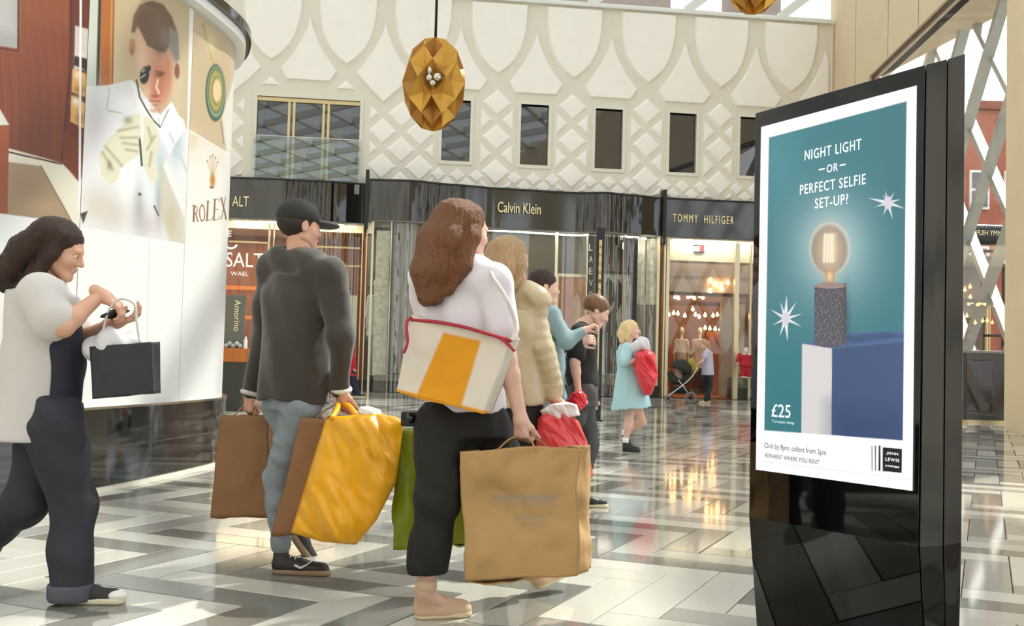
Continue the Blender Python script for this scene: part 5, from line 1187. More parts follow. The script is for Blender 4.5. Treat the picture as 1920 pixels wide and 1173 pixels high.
h2 = P_(-75, 1045, Yl+.2); shoe(pl_, h2, h2+nv((.6, 0, -.8))*.26, 'shoe', mat('charcoal_canvas', '35302e', .7), mat('white_rubber', 'd9cfb4', .5), ankle=aB)
# phone in the far hand
ph = thing('mobile_phone', 'dark phone held in the hands of the person beside the hoarding', 'phone', P_(222, 592, Yl-.04)); q = MB(); Rm_ = Matrix.Rotation(-.5, 3, 'Y'); q.box(P_(216, 588, Yl-.04), (.075, .15, .009), Rm_); bevel(q.build('case', M_blackm, ph), .004, 3); q = MB(); q.box(P_(216, 588, Yl-.04)+np.array(Rm_@Vector((0, 0, .0055))), (.068, .14, .002), Rm_); q.build('display', M_black, ph)

# ---------- blonde person with the beige jacket ----------
Yb = 5.65
pb = person('blonde person in shiny beige puffed jacket, walking beyond the woman with the tote', Gd(1000, 1045))
hc = P_(958, 485, Yb); fw = nv((.72, .70, 0))
sL, sR = P_(925, 566, Yb+.1), P_(1005, 562, Yb-.05); neck = P_(962, 540, Yb); hipC = P_(968, 770, Yb); hL, hR = P_(952, 780, Yb+.06), P_(984, 780, Yb)
kL, aL = P_(940, 900, Yb), P_(925, 1012, Yb-.02); kR, aR = P_(1010, 900, Yb+.1), P_(1020, 1000, Yb+.24)
eR, wR = P_(1014, 652, Yb-.08), P_(1038, 740, Yb-.06); eL, wL = P_(925, 660, Yb+.25), P_(960, 730, Yb+.35)
hd, T, R = head_sdf(hc, fw, h=.0055)
bd_ = SDF(.0095); bd_.chain([hc+[0, 0, -.05], neck+[0, 0, -.03]], [.052, .058]); bd_.cone(sL, sR, .055, .055, .04); bd_.loft([(hipC, .14, .11), (P_(965, 660, Yb), .125, .09), (P_(964, 580, Yb), .14, .09)], sR-sL, .04)
arm(bd_, sR, eR, wR); arm(bd_, sL, eL, wL); leg(bd_, hL, kL, aL); leg(bd_, hR, kR, aR)
soft('body', [bd_, hd, hand_sdf(wR, (.3, .05, -1), (.7, .5, .1), 60, 1, 1, .005), hand_sdf(wL, (.5, .5, -.6), (.3, .3, -.8), 50, -1, 1, .005)], SK, pb); eyes(T, R, pb, 1)
s = SDF(.007); s.ell(T(0, -.022, .038), (.088, .102, .088), R, .02); s.ell(T(0, .085, -.03), (.062, .07, .085), R, .015, cut=True)
for q in (-.6, 0, .7): s.chain([T(.06*q, -.08, .04), T(.09*q, -.11, -.06), T(.10*q, -.12, -.17)], [.052, .055, .028], .03)
for q in (1, -1): s.chain([T(.06*q, .0, .06), T(.085*q, -.02, -.04), T(.082*q, -.05, -.16)], [.032, .034, .02], .02)
soft('hair', s, mat('hair_blonde', 'c9a478', .55, var=.3, vs=30, stretch=(6, 6, 1), bump=.9, bs=45), pb, fold=(.0035, 260, 260, 14, .5))
s = SDF(.008); s.cone(sL, sR, .078, .078, .04); s.cone((sL+neck)/2, (sR+neck)/2, .078, .078, .03)
s.loft([(P_(968, 760, Yb), .175, .135), (P_(965, 650, Yb), .165, .13), (P_(964, 580, Yb), .165, .12)], sR-sL, .04); s.ell(neck+[0, 0, .03], (.06, .06, .035), None, .006, cut=True)
for a, b, n_ in ((sR, eR, 4), (eR, wR, 5), (sL, eL, 4), (eL, wL, 5)):
    for i in range(n_): t = (i+.5)/n_; s.cone(a+(b-a)*(t-.07), a+(b-a)*(t+.07), .070-.012*t, .060-.012*t, .006)
soft('jacket', s, mat('beige_satin', 'b9a480', .32, spec=.8, bump=.6, bs=10), pb, fold=(.009, 24, 24, 20, .7))
s = SDF(.009); s.loft([(hipC+[0, 0, -.09], .16, .12), (hipC+[0, 0, .03], .15, .12)], sR-sL, .03); s.chain([hL, kL, aL], [.105, .07, .055], .03); s.chain([hR, kR, aR], [.105, .07, .055], .03); soft('trousers', s, mat('black_trouser', '17130f', .8, bump=.5, bs=9), pb, fold=(.003, 20, 20, 22, .4))
h1 = np.array(Gd(915, 1045)); h1[0] = aL[0]-.03; h1[1] = aL[1]; shoe(pb, h1, h1+nv((.6, .7, 0))*.25, 'shoe', M_blackm, M_sole, ankle=aL, laces=False); h2 = aR-[.03, 0, .09]; h2[2] = .06; shoe(pb, h2, h2+nv((.6, .7, -.22))*.25, 'shoe', M_blackm, M_sole, ankle=aR, laces=False)

# ---------- smaller figures farther off ----------
def figure(label, Y, hd_, fwd, sh, hip, knees, ank, arms, cloth, h=.010, hs=1.0, hair=None, fold=None, hands=(55, 55), handdir=None):
    """sh/hip/... are photo pixels at depth Y (+offset)"""
    g = lambda p: P_(p[0], p[1], Y+(p[2] if len(p) > 2 else 0))
    root = person(label, (g(ank[0])[0], g(ank[0])[1], 0)); hc = g(hd_); s1, s2 = g(sh[0]), g(sh[1]); ne = (s1+s2)/2+[0, 0, .05*hs]
    hp = [g(p) for p in hip]; kn_ = [g(p) for p in knees]; an = [g(p) for p in ank]; ar = [[g(p) for p in a] for a in arms]
    hd, T, R = head_sdf(hc, fwd, sc=hs, h=max(.006, h*.6)); b = SDF(h); b.chain([hc+[0, 0, -.05*hs], ne], [.050*hs, .054*hs]); b.cone(s1, s2, .05*hs, .05*hs, .04)
    hm = (hp[0]+hp[1])/2; sm_ = (s1+s2)/2; b.loft([(hm, .13*hs, .10*hs), (hm*.5+sm_*.5, .115*hs, .09*hs), (sm_, .14*hs, .085*hs)], s2-s1, .04)
    hh = []
    for i, (a, e, w_) in enumerate(ar):
        arm(b, a, e, w_, tuple(x*hs for x in (.046, .038, .034, .025))); d = (w_-e) if handdir is None else np.array(handdir[i]); hh.append(hand_sdf(w_, d, (fwd[0], fwd[1], -.2), hands[i], 1 if i == 0 else -1, hs, max(.0055, h*.55)))
    for i in range(2): leg(b, hp[i], kn_[i], an[i], tuple(x*hs for x in (.08, .052, .050, .034)))
    soft('body', [b, hd]+hh, SK2, root); eyes(T, R, root, hs)
    return root, T, R, dict(s1=s1, s2=s2, ne=ne, hp=hp, kn=kn_, an=an, ar=ar, hm=hm, sm=sm_, hc=hc)
# teal long-sleeved person
r, T, R, J = figure('person in teal long-sleeved top with green print, between the blonde person and the boy', 7.3, (1020, 537), nv((.95, .25, -.1)), ((1010, 592, .12), (1035, 590, -.12)), ((1020, 742, .08), (1030, 742, -.06)), ((1010, 850, .1), (1048, 850, 0)), ((1000, 942, .1), (1052, 942, 0)), (((1035, 592, -.14), (1062, 640, -.24), (1092, 622, -.2)), ((1010, 592, .14), (1040, 650, .2), (1085, 640, .1))), None, .011)
s = SDF(.009); s.ell(T(0, -.02, .035), (.086, .102, .088), R, .02); s.ell(T(0, .082, -.035), (.066, .072, .09), R, .012, cut=True); s.ell(T(0, -.06, -.04), (.07, .05, .05), R, .02); soft('hair', s, mat('hair_dark_brown', '3e2619', .45), r, fold=(.004, 90, 90, 40, 0))
M_teal = mat('teal_jersey', '7f969a', .8); s = SDF(.009); s.cone(J['s1'], J['s2'], .07, .07, .04); s.loft([(J['hm']+[0, 0, -.02], .165, .13), ((J['hm']+J['sm'])/2, .155, .12), (J['sm'], .16, .11)], J['s2']-J['s1'], .04)
for a, e, w_ in J['ar']: s.chain([a, e, w_], [.066, .052, .040], .03)
sh0 = soft('top', s, M_teal, r, fold=(.009, 20, 20, 16, .3)); q = SDF(.008); cpp = P_(1032, 624, 7.3-.12); q.ell(cpp, (.12, .05, .07), None, .01); soft('green_print', q, mat('green_print', '3d7a4c', .7), sh0)
s = SDF(.011); s.loft([(J['hm']+[0, 0, -.1], .16, .12), (J['hm'], .15, .12)], J['s2']-J['s1'], .03)
for i in range(2): s.chain([J['hp'][i], J['kn'][i], J['an'][i]], [.10, .07, .055], .03)
soft('jeans', s, mat('grey_blue_denim', '6f7f8c', .8), r, fold=(.008, 20, 20, 24, .3))
for i in range(2): a = J['an'][i]; h_ = np.array((a[0]-.03, a[1], .0 if i == 0 else .0)); shoe(r, h_, h_+nv((.9, .3, 0))*.25, 'shoe', M_blackm, M_sole, ankle=a, laces=False)
# boy in black tee
r, T, R, J = figure('boy in black t-shirt and grey trousers leaning forward with a red bag', 7.6, (1118, 582), nv((.9, .1, -.45)), ((1092, 620, .15), (1088, 622, -.15)), ((1090, 735, .08), (1092, 735, -.08)), ((1106, 830, .1), (1062, 835, 0)), ((1088, 925, .1), (1020, 890, 0)), (((1088, 622, -.17), (1078, 680, -.22), (1084, 732, -.2)), ((1092, 620, .17), (1100, 680, .2), (1108, 735, .2))), None, .010, .92)
s = SDF(.008); s.ell(T(0, -.018, .034), (.080, .098, .084), R, .02); s.ell(T(0, .085, -.04), (.07, .075, .09), R, .01, cut=True); s.plane(T(0, 0, -.03), -R[:, 2]); soft('hair', s, mat('hair_brown_short', '6e4c30', .5), r, fold=(.003, 110, 110, 60, 0))
s = SDF(.009); s.cone(J['s1'], J['s2'], .065, .065, .04); s.loft([(J['hm']+[0, 0, .05], .115, .15), ((J['hm']+J['sm'])/2, .12, .15), (J['sm'], .10, .15)], (1, 0, 0), .04)
for a, e, w_ in J['ar']: s.cone(a, a+(e-a)*.7, .062, .064, .03)
soft('t_shirt', s, mat('black_tee', '23211f', .85), r, fold=(.009, 20, 20, 16, .3))
s = SDF(.010); s.loft([(J['hm']+[0, 0, -.1], .115, .145), (J['hm']+[0, 0, .06], .105, .135)], (1, 0, 0), .03)
for i in range(2): s.chain([J['hp'][i], J['kn'][i], J['an'][i]], [.09, .066, .052], .03)
soft('trousers', s, mat('grey_track', '4a4a4a', .8), r, fold=(.008, 20, 20, 24, .3))
for i in range(2): a = J['an'][i]; h_ = np.array((a[0]-.03, a[1], 0.0 if i == 0 else max(a[2]-.09, 0))); shoe(r, h_, h_+nv((.9, .1, 0 if i == 0 else -.5))*.24, 'shoe', M_blackm, M_sole, ankle=a, laces=False)
# girl in pale blue dress
r, T, R, J = figure('blonde girl in pale blue dress hugging a red bag on the open floor', 12.6, (1184, 618), nv((.95, -.2, 0)), ((1172, 655, .15), (1176, 655, -.15)), ((1184, 738, .08), (1188, 738, -.08)), ((1180, 786, -.05), (1204, 790, .1)), ((1173, 826, -.05), (1172, 812, .3)), (((1176, 655, -.17), (1168, 683, -.24), (1198, 672, -.22)), ((1172, 655, .17), (1180, 686, .2), (1208, 684, 0))), None, .010, .93)
s = SDF(.009); s.ell(T(0, -.022, .036), (.086, .102, .088), R, .02); s.ell(T(0, .084, -.04), (.064, .07, .085), R, .012, cut=True); s.chain([T(0, -.09, .03), T(0, -.11, -.06), T(.03, -.11, -.15)], [.06, .06, .03], .03); s.chain([T(.06, -.03, 0), T(.07, -.05, -.12)], [.04, .025], .03); soft('hair', s, mat('hair_pale_blonde', 'dcc08c', .5), r, fold=(.004, 90, 90, 20, 0))
s = SDF(.010); s.cone(J['s1'], J['s2'], .075, .075, .04); s.loft([(P_(1184, 765, 12.6), .235, .24), (P_(1182, 720, 12.6), .185, .19), (P_(1178, 690, 12.6), .13, .15), (P_(1174, 655, 12.6), .12, .165)], (1, 0, 0), .04)
for a, e, w_ in J['ar']: s.cone(a, a+(e-a)*.8, .075, .078, .03)
dr = soft('dress', s, mat('pale_blue_cotton', 'a9cdd2', .8), r, fold=(.010, 26, 26, 3, .3))
for i in range(2):
    a = J['an'][i]; q = MB(); q.lathe(a+[0, 0, -.03], [(.036, 0), (.038, .07)], 12); q.build('sock', M_white, r)
    h_ = np.array((a[0]-.04, a[1], 0.0 if i == 0 else a[2]-.08)); shoe(r, h_, h_+nv((.9, -.2, 0))*.22 if i == 0 else h_+nv((.5, .2, -.7))*.22, 'shoe', M_blackm, M_blackm, ankle=a+[0, 0, -.03], laces=False)
# woman with pushchair
r, T, R, J = figure('person in lavender top and dark leggings pushing a pushchair by the right shop', 28.4, (1321, 646), nv((-1, 0, -.1)), ((1328, 660, .15), (1326, 660, -.15)), ((1327, 700, .08), (1327, 700, -.08)), ((1324, 722, .1), (1331, 722, 0)), ((1329, 748, .1), (1323, 750, 0)), (((1326, 661, -.17), (1318, 676, -.2), (1306, 684, -.15)), ((1328, 661, .17), (1320, 676, .2), (1306, 685, .15))), None, .018, .98)
s = SDF(.015); s.ell(T(0, -.022, .036), (.088, .104, .09), R, .02); s.ell(T(0, .084, -.04), (.064, .07, .085), R, .012, cut=True); s.chain([T(0, -.09, .03), T(0, -.11, -.1)], [.06, .05], .03); soft('hair', s, mat('hair_sandy', 'b08a62', .5), r)
s = SDF(.015); s.cone(J['s1'], J['s2'], .08, .08, .04); s.loft([(J['hm']+[0, 0, -.04], .17, .20), (J['sm'], .13, .18)], (1, 0, 0), .04)
for a, e, w_ in J['ar']: s.cone(a, a+(e-a)*.5, .075, .078, .03)
soft('top', s, mat('lavender_top', 'b9b4c8', .8), r); s = SDF(.015); s.loft([(J['hm']+[0, 0, -.1], .14, .17), (J['hm'], .13, .16)], (1, 0, 0), .03)
for i in range(2): s.chain([J['hp'][i], J['kn'][i], J['an'][i]], [.10, .07, .055], .03)
soft('leggings', s, mat('dark_leggings', '1d2430', .8), r)
for i in range(2): a = J['an'][i]; h_ = np.array((a[0]+.05, a[1], 0.0)); shoe(r, h_, h_+[-.24, 0, 0], 'shoe', M_bs, M_sole, ankle=a, laces=False)
# passer-by in red near the cream poster
r, T, R, J = figure('person in red coat with dark trousers standing below the cream poster', 26.5, (653, 640), nv((.9, -.3, 0)), ((650, 652, .15), (656, 652, -.15)), ((656, 698, .08), (660, 698, -.08)), ((660, 714, .1), (664, 714, 0)), ((664, 735, .1), (672, 735, 0)), (((656, 653, -.17), (662, 670, -.2), (664, 688, -.15)), ((650, 653, .17), (648, 672, .2), (650, 690, .15))), None, .018, .95)
s = SDF(.015); s.ell(T(0, -.03, .036), (.088, .104, .09), R, .02); soft('hair', s, mat('hair_dark', '2a1d15', .6), r)
s = SDF(.015); s.cone(J['s1'], J['s2'], .085, .085, .04); s.loft([(J['hm']+[0, 0, -.1], .17, .19), (J['sm'], .14, .17)], (1, 0, 0), .04)
for a, e, w_ in J['ar']: s.chain([a, e, w_], [.075, .06, .05], .03)
soft('coat', s, mat('red_coat', 'b3202e', .7), r); s = SDF(.015)
for i in range(2): s.chain([J['hp'][i], J['kn'][i], J['an'][i]+[0, 0, -.05]], [.10, .07, .06], .03)
soft('trousers', s, mat('navy_trouser', '232a40', .8), r)
for i in range(2): a = J['an'][i]; h_ = np.array((a[0]-.05, a[1], 0.0)); shoe(r, h_, h_+nv((.9, -.3, 0))*.25, 'shoe', M_blackm, M_sole, ankle=a, laces=False)
# ================= carrier bags =================
def nz(p, f, s=0.0):
    from mathutils import noise
    return noise.noise(Vector((p[0]*f+s, p[1]*f+s*1.3, p[2]*f-s)))
def bag(name, label, cat, TL, TR, BR, BL, dv, m_, crumple=.012, freq=7, gus=.35, n=22, sag=0, handles=(), hm=None, group=None, seed=0, crease=True, paint=None):
    """open-topped bag: near face corners, dv to the far face; crumpled, with folded gussets"""
    TL, TR, BR, BL, dv = [Vector(v) for v in (TL, TR, BR, BL, dv)]
    t = thing(name, label, cat, (TL+TR+BR+BL)/4, group=group)
    nrm_ = (TR-TL).cross(BL-TL).normalized(); side = (TR-TL).normalized()
    def face(a, b, c, d, nn, kx, ins=None):
        vs = []; ny = n; 
        for j in range(ny+1):
            v = j/ny
            for i in range(kx+1):
                u = i/kx; p = (a*(1-u)+b*u)*(1-v)+(d*(1-u)+c*u)*v
                if ins is not None: p = p+ins*(1-abs(2*u-1))*(1-v*.85)
                am = crumple*min(1, 6*min(u, 1-u), 5*(1-v) if ins is None else 1)
                p2 = Vector((p.x, p.y, p.z*.45)); r = nz(p, freq, seed)+.9*abs(nz(p2, freq*1.5, seed+15))+.5*abs(nz(p, freq*2.3, seed+3))-.25
                if crease: r += .6*abs(nz(p, freq*.8, seed+9))
                p = p+nn*am*r+Vector((0, 0, -sag*math.sin(math.pi*u)*(1-v)))
                p = p+Vector((nz(p, 4.5, seed+20), nz(p, 4.5, seed+30), nz(p, 4.5, seed+40)*.8))*crumple*.8
                vs.append(p)
        k = kx+1; return vs, [(j*k+i, j*k+i+1, (j+1)*k+i+1, (j+1)*k+i) for j in range(ny) for i in range(kx)]
    mb = MB(); fn_ = -nrm_ if nrm_.dot(dv) > 0 else nrm_
    parts = [face(TL, TR, BR, BL, fn_, n), face(TL+dv, TR+dv, BR+dv, BL+dv, -fn_, n),
             face(TL, TL+dv, BL+dv, BL, -side, 8, side*dv.length*gus), face(TR, TR+dv, BR+dv, BR, side, 8, -side*dv.length*gus), face(BL, BR, BR+dv, BL+dv, Vector((0, 0, -1)), n)]
    for vs, fs in parts: mb.add(vs, fs, 0, False)
    me = mb.mesh(name, m_); bm = bmesh.new(); bm.from_mesh(me); bmesh.ops.remove_doubles(bm, verts=bm.verts, dist=.0008)
    bmesh.ops.recalc_face_normals(bm, faces=bm.faces); bm.to_mesh(me); bm.free()
    me.polygons.foreach_set('use_smooth', [True]*len(me.polygons))
    if paint:
        co = np.zeros(len(me.vertices)*3); me.vertices.foreach_get('co', co); c = paint(*project(co.reshape(-1, 3))); at = me.color_attributes.new('print', 'FLOAT_COLOR', 'POINT')
        at.data.foreach_set('color', np.concatenate([c, np.ones((len(c), 1))], 1).astype(np.float32).ravel())
    o = link(me, 'bag_body', t); sd_ = o.modifiers.new('paper', 'SOLIDIFY'); sd_.thickness = .0025
    for pts, r in handles:
        q = MB(); P = crom3([Vector(p) for p in pts]); q.tube(P, r, 6); q.build('handle', hm or m_, t)
    return t, o
def crom3(P, n=8):
    out = []
    for i in range(len(P)-1):
        p0, p1, p2, p3 = P[max(i-1, 0)], P[i], P[i+1], P[min(i+2, len(P)-1)]
        for k in range(n): t = k/n; out.append(.5*((2*p1)+(p2-p0)*t+(2*p0-5*p1+4*p2-p3)*t*t+(3*p1-p0-3*p2+p3)*t**3))
    out.append(P[-1]); return out
M_kr = mat('kraft_paper', 'b6905f', .75, var=.08, vs=10, bump=.15, bs=30); M_kr2 = mat('kraft_paper_dull', '8f6743', .75, var=.10, vs=8, bump=.15, bs=30)
M_yel = mat('yellow_plastic', 'f0ab10', .35, var=.06, vs=5, spec=.5); M_grn = mat('olive_green_plastic', '7d8a08', .4, var=.10, vs=5); M_red = mat('red_plastic', 'd23a3c', .3, var=.10, vs=9)
M_tw = mat('twisted_paper_cord', 'a88355', .8)
def sst(x, a, b): t = np.clip((x-a)/(b-a), 0, 1); return t*t*(3-2*t)
def kraft_paint(x, y):
    c = np.tile(np.array(lin('b6905f')), (len(x), 1)); ink = np.array(lin('8c887c'))
    for x0, x1, y0, y1, a_ in ((925, 1042, 927, 937, .8), (940, 1040, 941, 947, .6), (965, 1030, 966, 972, .6), (975, 1020, 978, 983, .5), (868, 890, 925, 930, .4), (868, 890, 1000, 1006, .4)):
        m = sst(x, x0-6, x0+4)*(1-sst(x, x1-4, x1+6))*sst(y, y0-2, y0+1)*(1-sst(y, y1-1, y1+2))*a_*(.75+.25*np.sin(x*.7)); c = c*(1-m[:, None])+ink*m[:, None]
    return c
def tote_paint(x, y):
    c = np.tile(np.array(lin('d6cabb')), (len(x), 1)); v = np.clip((y-(600+(x-771)*.22))/140, 0, 1)
    l_ = 835-55*v; r_ = 905-40*v; m = sst(x, l_-2, l_+2)*(1-sst(x, r_-2, r_+2))*sst(v, .05, .09); base = sst(y-(733+(x-742)*.25), -7, -3); m = np.maximum(m, base)
    return c*(1-m[:, None])+np.array(lin('d8921a'))*m[:, None]
# front kraft bag (centre woman, right hand)
w_ = Vector(P_(975, 792, Yc-.06)); Y1 = Yc-.12
TL, TR, BR, BL = W(862, 845, Y1+.02), W(1082, 842, Y1-.02), W(1084, 1078, Y1-.02), W(874, 1092, Y1+.02)
b1_, o1 = bag('paper_bag', 'largest brown paper bag with faint print, hanging in front of the black trousers', 'shopping bag', TL, TR, BR, BL, (.06, .17, .0), vcol_mat('printed_kraft', .75), .030, 5, .3, seed=1.2, n=48, paint=kraft_paint,
    handles=[([TL*.7+TR*.3+Vector((0, 0, -.01)), (TL*.7+TR*.3)*.35+w_*.65+Vector((-.01, 0, -.03)), w_+Vector((0, 0, -.055)), (TL*.3+TR*.7)*.35+w_*.65+Vector((.01, 0, -.03)), TL*.35+TR*.65], .004),
             ([TL*.7+TR*.3+Vector((.06, .17, -.01)), (TL*.7+TR*.3)*.35+w_*.65+Vector((.01, .08, -.03)), w_+Vector((0, .01, -.055)), (TL*.3+TR*.7)*.35+w_*.65+Vector((.03, .08, -.03)), TL*.35+TR*.65+Vector((.06, .17, -.01))], .004)], hm=M_tw)
# green bag behind her legs (left hand side)
Yg = Yc+.42; TL, TR, BR, BL = W(742, 806, Yg), W(872, 806, Yg), W(872, 1022, Yg), W(738, 1030, Yg); wl = Vector(P_(850, 712, Yc+.42)); wl2 = W(820, 775, Yg)
bag('carrier_bag', 'olive green carrier bag hanging behind the black trousers', 'shopping bag', TL, TR, BR, BL, (.03, .10, 0), M_grn, .030, 7, .3, seed=4,
    handles=[([TL*.6+TR*.4, W(815, 770, Yg), W(838, 735, Yg), W(850, 722, Yg), W(858, 740, Yg), W(862, 775, Yg), TL*.2+TR*.8], .006)])
# woven tote on her shoulder
Yt = Yc-.16; TL, TR, BR, BL = W(771, 590, Yt+.08), W(960, 634, Yt-.02), W(908, 776, Yt-.04), W(742, 734, Yt+.06)
M_tote = mat('cream_canvas', 'd6cabb', .85); M_to = mat('amber_canvas', 'd08f1c', .8); M_rs = mat('red_webbing', 'a8303c', .8)
tb_, to_ = bag('tote_bag', 'cream shoulder tote with wide amber panel and red straps', 'bag', TL, TR, BR, BL, (.03, .09, 0), vcol_mat('printed_canvas', .85), .014, 5, .15, seed=7, n=60, crease=False, paint=tote_paint)
q = MB(); q.tube(crom3([TL+Vector((0, 0, -.02)), TL*.75+TR*.25+Vector((0, -.012, -.005)), TL*.5+TR*.5+Vector((0, -.022, 0)), TL*.25+TR*.75+Vector((0, -.02, -.004)), TR+Vector((.0, 0, -.01))]), .007, 8); q.build('hem_piping', M_rs, tb_)
q = MB(); q.tube(crom3([TR+Vector((0, 0, -.01)), W(966, 606, Yt-.0), W(950, 560, Yt-.01), W(925, 520, Yt+.04), W(915, 500, Yt+.16), W(920, 540, Yt+.30), TR+Vector((.02, .10, 0))]), .008, 8); q.build('strap', mat('cream_strap', 'd8cdc6', .8), tb_)
q = MB(); q.tube(crom3([TL+Vector((0, 0, -.01)), W(762, 606, Yt+.03), W(764, 640, Yt+.02), W(757, 662, Yt+.02)]), .006, 8); q.build('strap_tail', M_rs, tb_)
q = MB(); q.tube(crom3([TR*.7+TL*.3+Vector((0, -.01, 0)), TR*.9+TL*.1+Vector((0, -.012, -.012)), TR+Vector((.012, 0, -.05))]), .006, 8); q.build('strap_tail', M_rs, tb_)
# camera hanging at her hip
cb = thing('small_camera', 'small black camera dangling by the hip under the tote', 'camera', W(772, 785, Yc+.02)); q = MB(); q.box(W(772, 785, Yc+.04), (.085, .05, .06)); bevel(q.build('case', M_blackm, cb), .008, 3)
q = MB(); c = W(769, 783, Yc+.0); q.tube([c+Vector((0, .02, 0)), c+Vector((0, -.02, 0))], .022, 16); q.build('lens', M_black, cb); q = MB(); q.tube(crom3([W(785, 772, Yc+.03), W(800, 764, Yc), W(815, 758, Yc-.04)]), .004, 6); q.build('strap', M_blackm, cb)
# man's yellow bag
Yy = Ym-.38; wm = Vector(P_(641, 748, Ym-.08)); TL, TR, BR, BL = W(618, 782, Yy+.12), W(756, 780, Yy-.0), W(668, 1022, Yy-.10), W(540, 998, Yy+.06)
t_y = thing('carrier_bag', 'bright yellow carrier bag swinging beside the person in the dark cap', 'shopping bag', W(650, 890, Yy))
outl = [(612, 782), (690, 775), (738, 776), (757, 792), (750, 850), (742, 905), (706, 975), (668, 1021), (612, 1018), (545, 998), (566, 930), (590, 850)]
def pillow(name, outl, Yf, th, m_, parent, seed=0, crump=.03, freq=6, rows=44, Yfun=None, gath=0.0):
    """closed soft bag: outline measured on the photo at its own distance, inflated to real thickness"""
    pts = np.array(outl, float); y0, y1 = pts[:, 1].min()+.5, pts[:, 1].max()-.5; fr, bkk = [], []; cols = 40
    for j in range(rows+1):
        y = y0+(y1-y0)*j/rows; xs_ = []
        for i in range(len(pts)):
            (ax, ay), (bx, by) = pts[i], pts[(i+1) % len(pts)]
            if (ay > y) != (by > y): xs_.append(ax+(bx-ax)*(y-ay)/(by-ay))
        xa, xb = min(xs_), max(xs_); v = j/rows
        for i in range(cols+1):
            u = i/cols; x = xa+(xb-xa)*u; b_ = Yfun(x, y) if Yfun else Yf; c = W(x, y, b_)
            pr = (max(0, 1-(2*u-1)**2))**.5*(max(.0, min(1, (1-v)*6, (v*7)+gath)))**.5
            for sgn, L_ in ((-1, fr), (1, bkk)):
                p = W(x, y, b_+sgn*th*pr); c2 = Vector((c.x*1.1+c.z*.8, c.y*.5+sgn, (c.z-c.x*.6)*.32)); r = nz(c2, freq, seed)+1.3*abs(nz(c2, freq*1.7, seed+2))+.6*abs(nz(c2, freq*3.6, seed+5)); L_.append(p+Vector((0, sgn*crump*r*min(1, pr*1.5), 0)))
    n1 = len(fr); k = cols+1; fs = []
    for j in range(rows):
        for i in range(cols): a = j*k+i; fs += [(a, a+1, a+k+1, a+k), (n1+a, n1+a+k, n1+a+k+1, n1+a+1)]
    mb = MB(); mb.add(fr+bkk, fs, 0, True); me = mb.mesh(name, m_); bm = bmesh.new(); bm.from_mesh(me); bmesh.ops.remove_doubles(bm, verts=bm.verts, dist=.0015); bmesh.ops.holes_fill(bm, edges=bm.edges); bmesh.ops.recalc_face_normals(bm, faces=bm.faces); bm.to_mesh(me); bm.free()
    return link(me, name, parent)
yf = lambda x, y: Yy+.05-(x-640)*.0012-(y-880)*.0004
yb_ = pillow('bag_body', outl, Yy, .065, M_yel, t_y, seed=2.5, crump=.05, freq=4.5, Yfun=yf, gath=.35)
q = MB(); q.tube(crom3([W(622, 784, Yy+.06), W(632, 768, Yy+.15), wm+Vector((-.01, .0, -.02)), W(655, 762, Yy+.22), W(668, 778, Yy+.06)]), .013, 8); q.build('handle', M_yel, t_y)
q = MB(); a = W(690, 768, Yy+.03); q.hexa([W(672, 772, Yy), W(700, 780, Yy-.03), W(716, 776, Yy+.04), W(690, 766, Yy+.07), W(674, 763, Yy), W(700, 772, Yy-.03), W(714, 768, Yy+.04), W(690, 760, Yy+.07)]); q.build('paper_box', M_white, label='white folded paper edge sticking out of the yellow bag', cat='paper')
# kraft bag between the man's legs and the yellow bag
Yk = Ym-.16; TL, TR, BR, BL = W(566, 782, Yk), W(634, 786, Yk), W(590, 1000, Yk), W(508, 1006, Yk)
bag('paper_bag', 'narrow tilted brown paper bag between the pale jeans and the yellow bag', 'shopping bag', TL, TR, BR, BL, (.10, .14, 0), M_kr2, .012, 6, .3, seed=5, handles=[([TL*.6+TR*.4, W(612, 768, Yk+.06), W(640, 752, Ym-.08), W(625, 770, Yk+.08), TL*.2+TR*.8], .004)], hm=M_tw)
# kraft bag in the man's left hand
Yk = Ym+.16; TL, TR, BR, BL = W(412, 778, Yk), W(502, 780, Yk-.04), W(506, 972, Yk-.04), W(396, 968, Yk)
wl_ = Vector(P_(468, 752, Ym+.2))
bag('paper_bag', 'leftmost brown paper bag beside the marble plinth, carried low behind the pale jeans', 'shopping bag', TL, TR, BR, BL, (.06, .16, 0), M_kr2, .014, 6, .3, seed=8, handles=[([TL*.7+TR*.3, wl_+Vector((-.03, 0, -.03)), wl_+Vector((0, 0, -.045)), wl_+Vector((.03, 0, -.03)), TL*.3+TR*.7], .004), ([TL*.7+TR*.3+Vector((.06, .16, 0)), wl_+Vector((-.02, .03, -.03)), wl_+Vector((.0, .01, -.045)), wl_+Vector((.03, .03, -.03)), TL*.3+TR*.7+Vector((.06, .16, 0))], .004)], hm=M_tw)
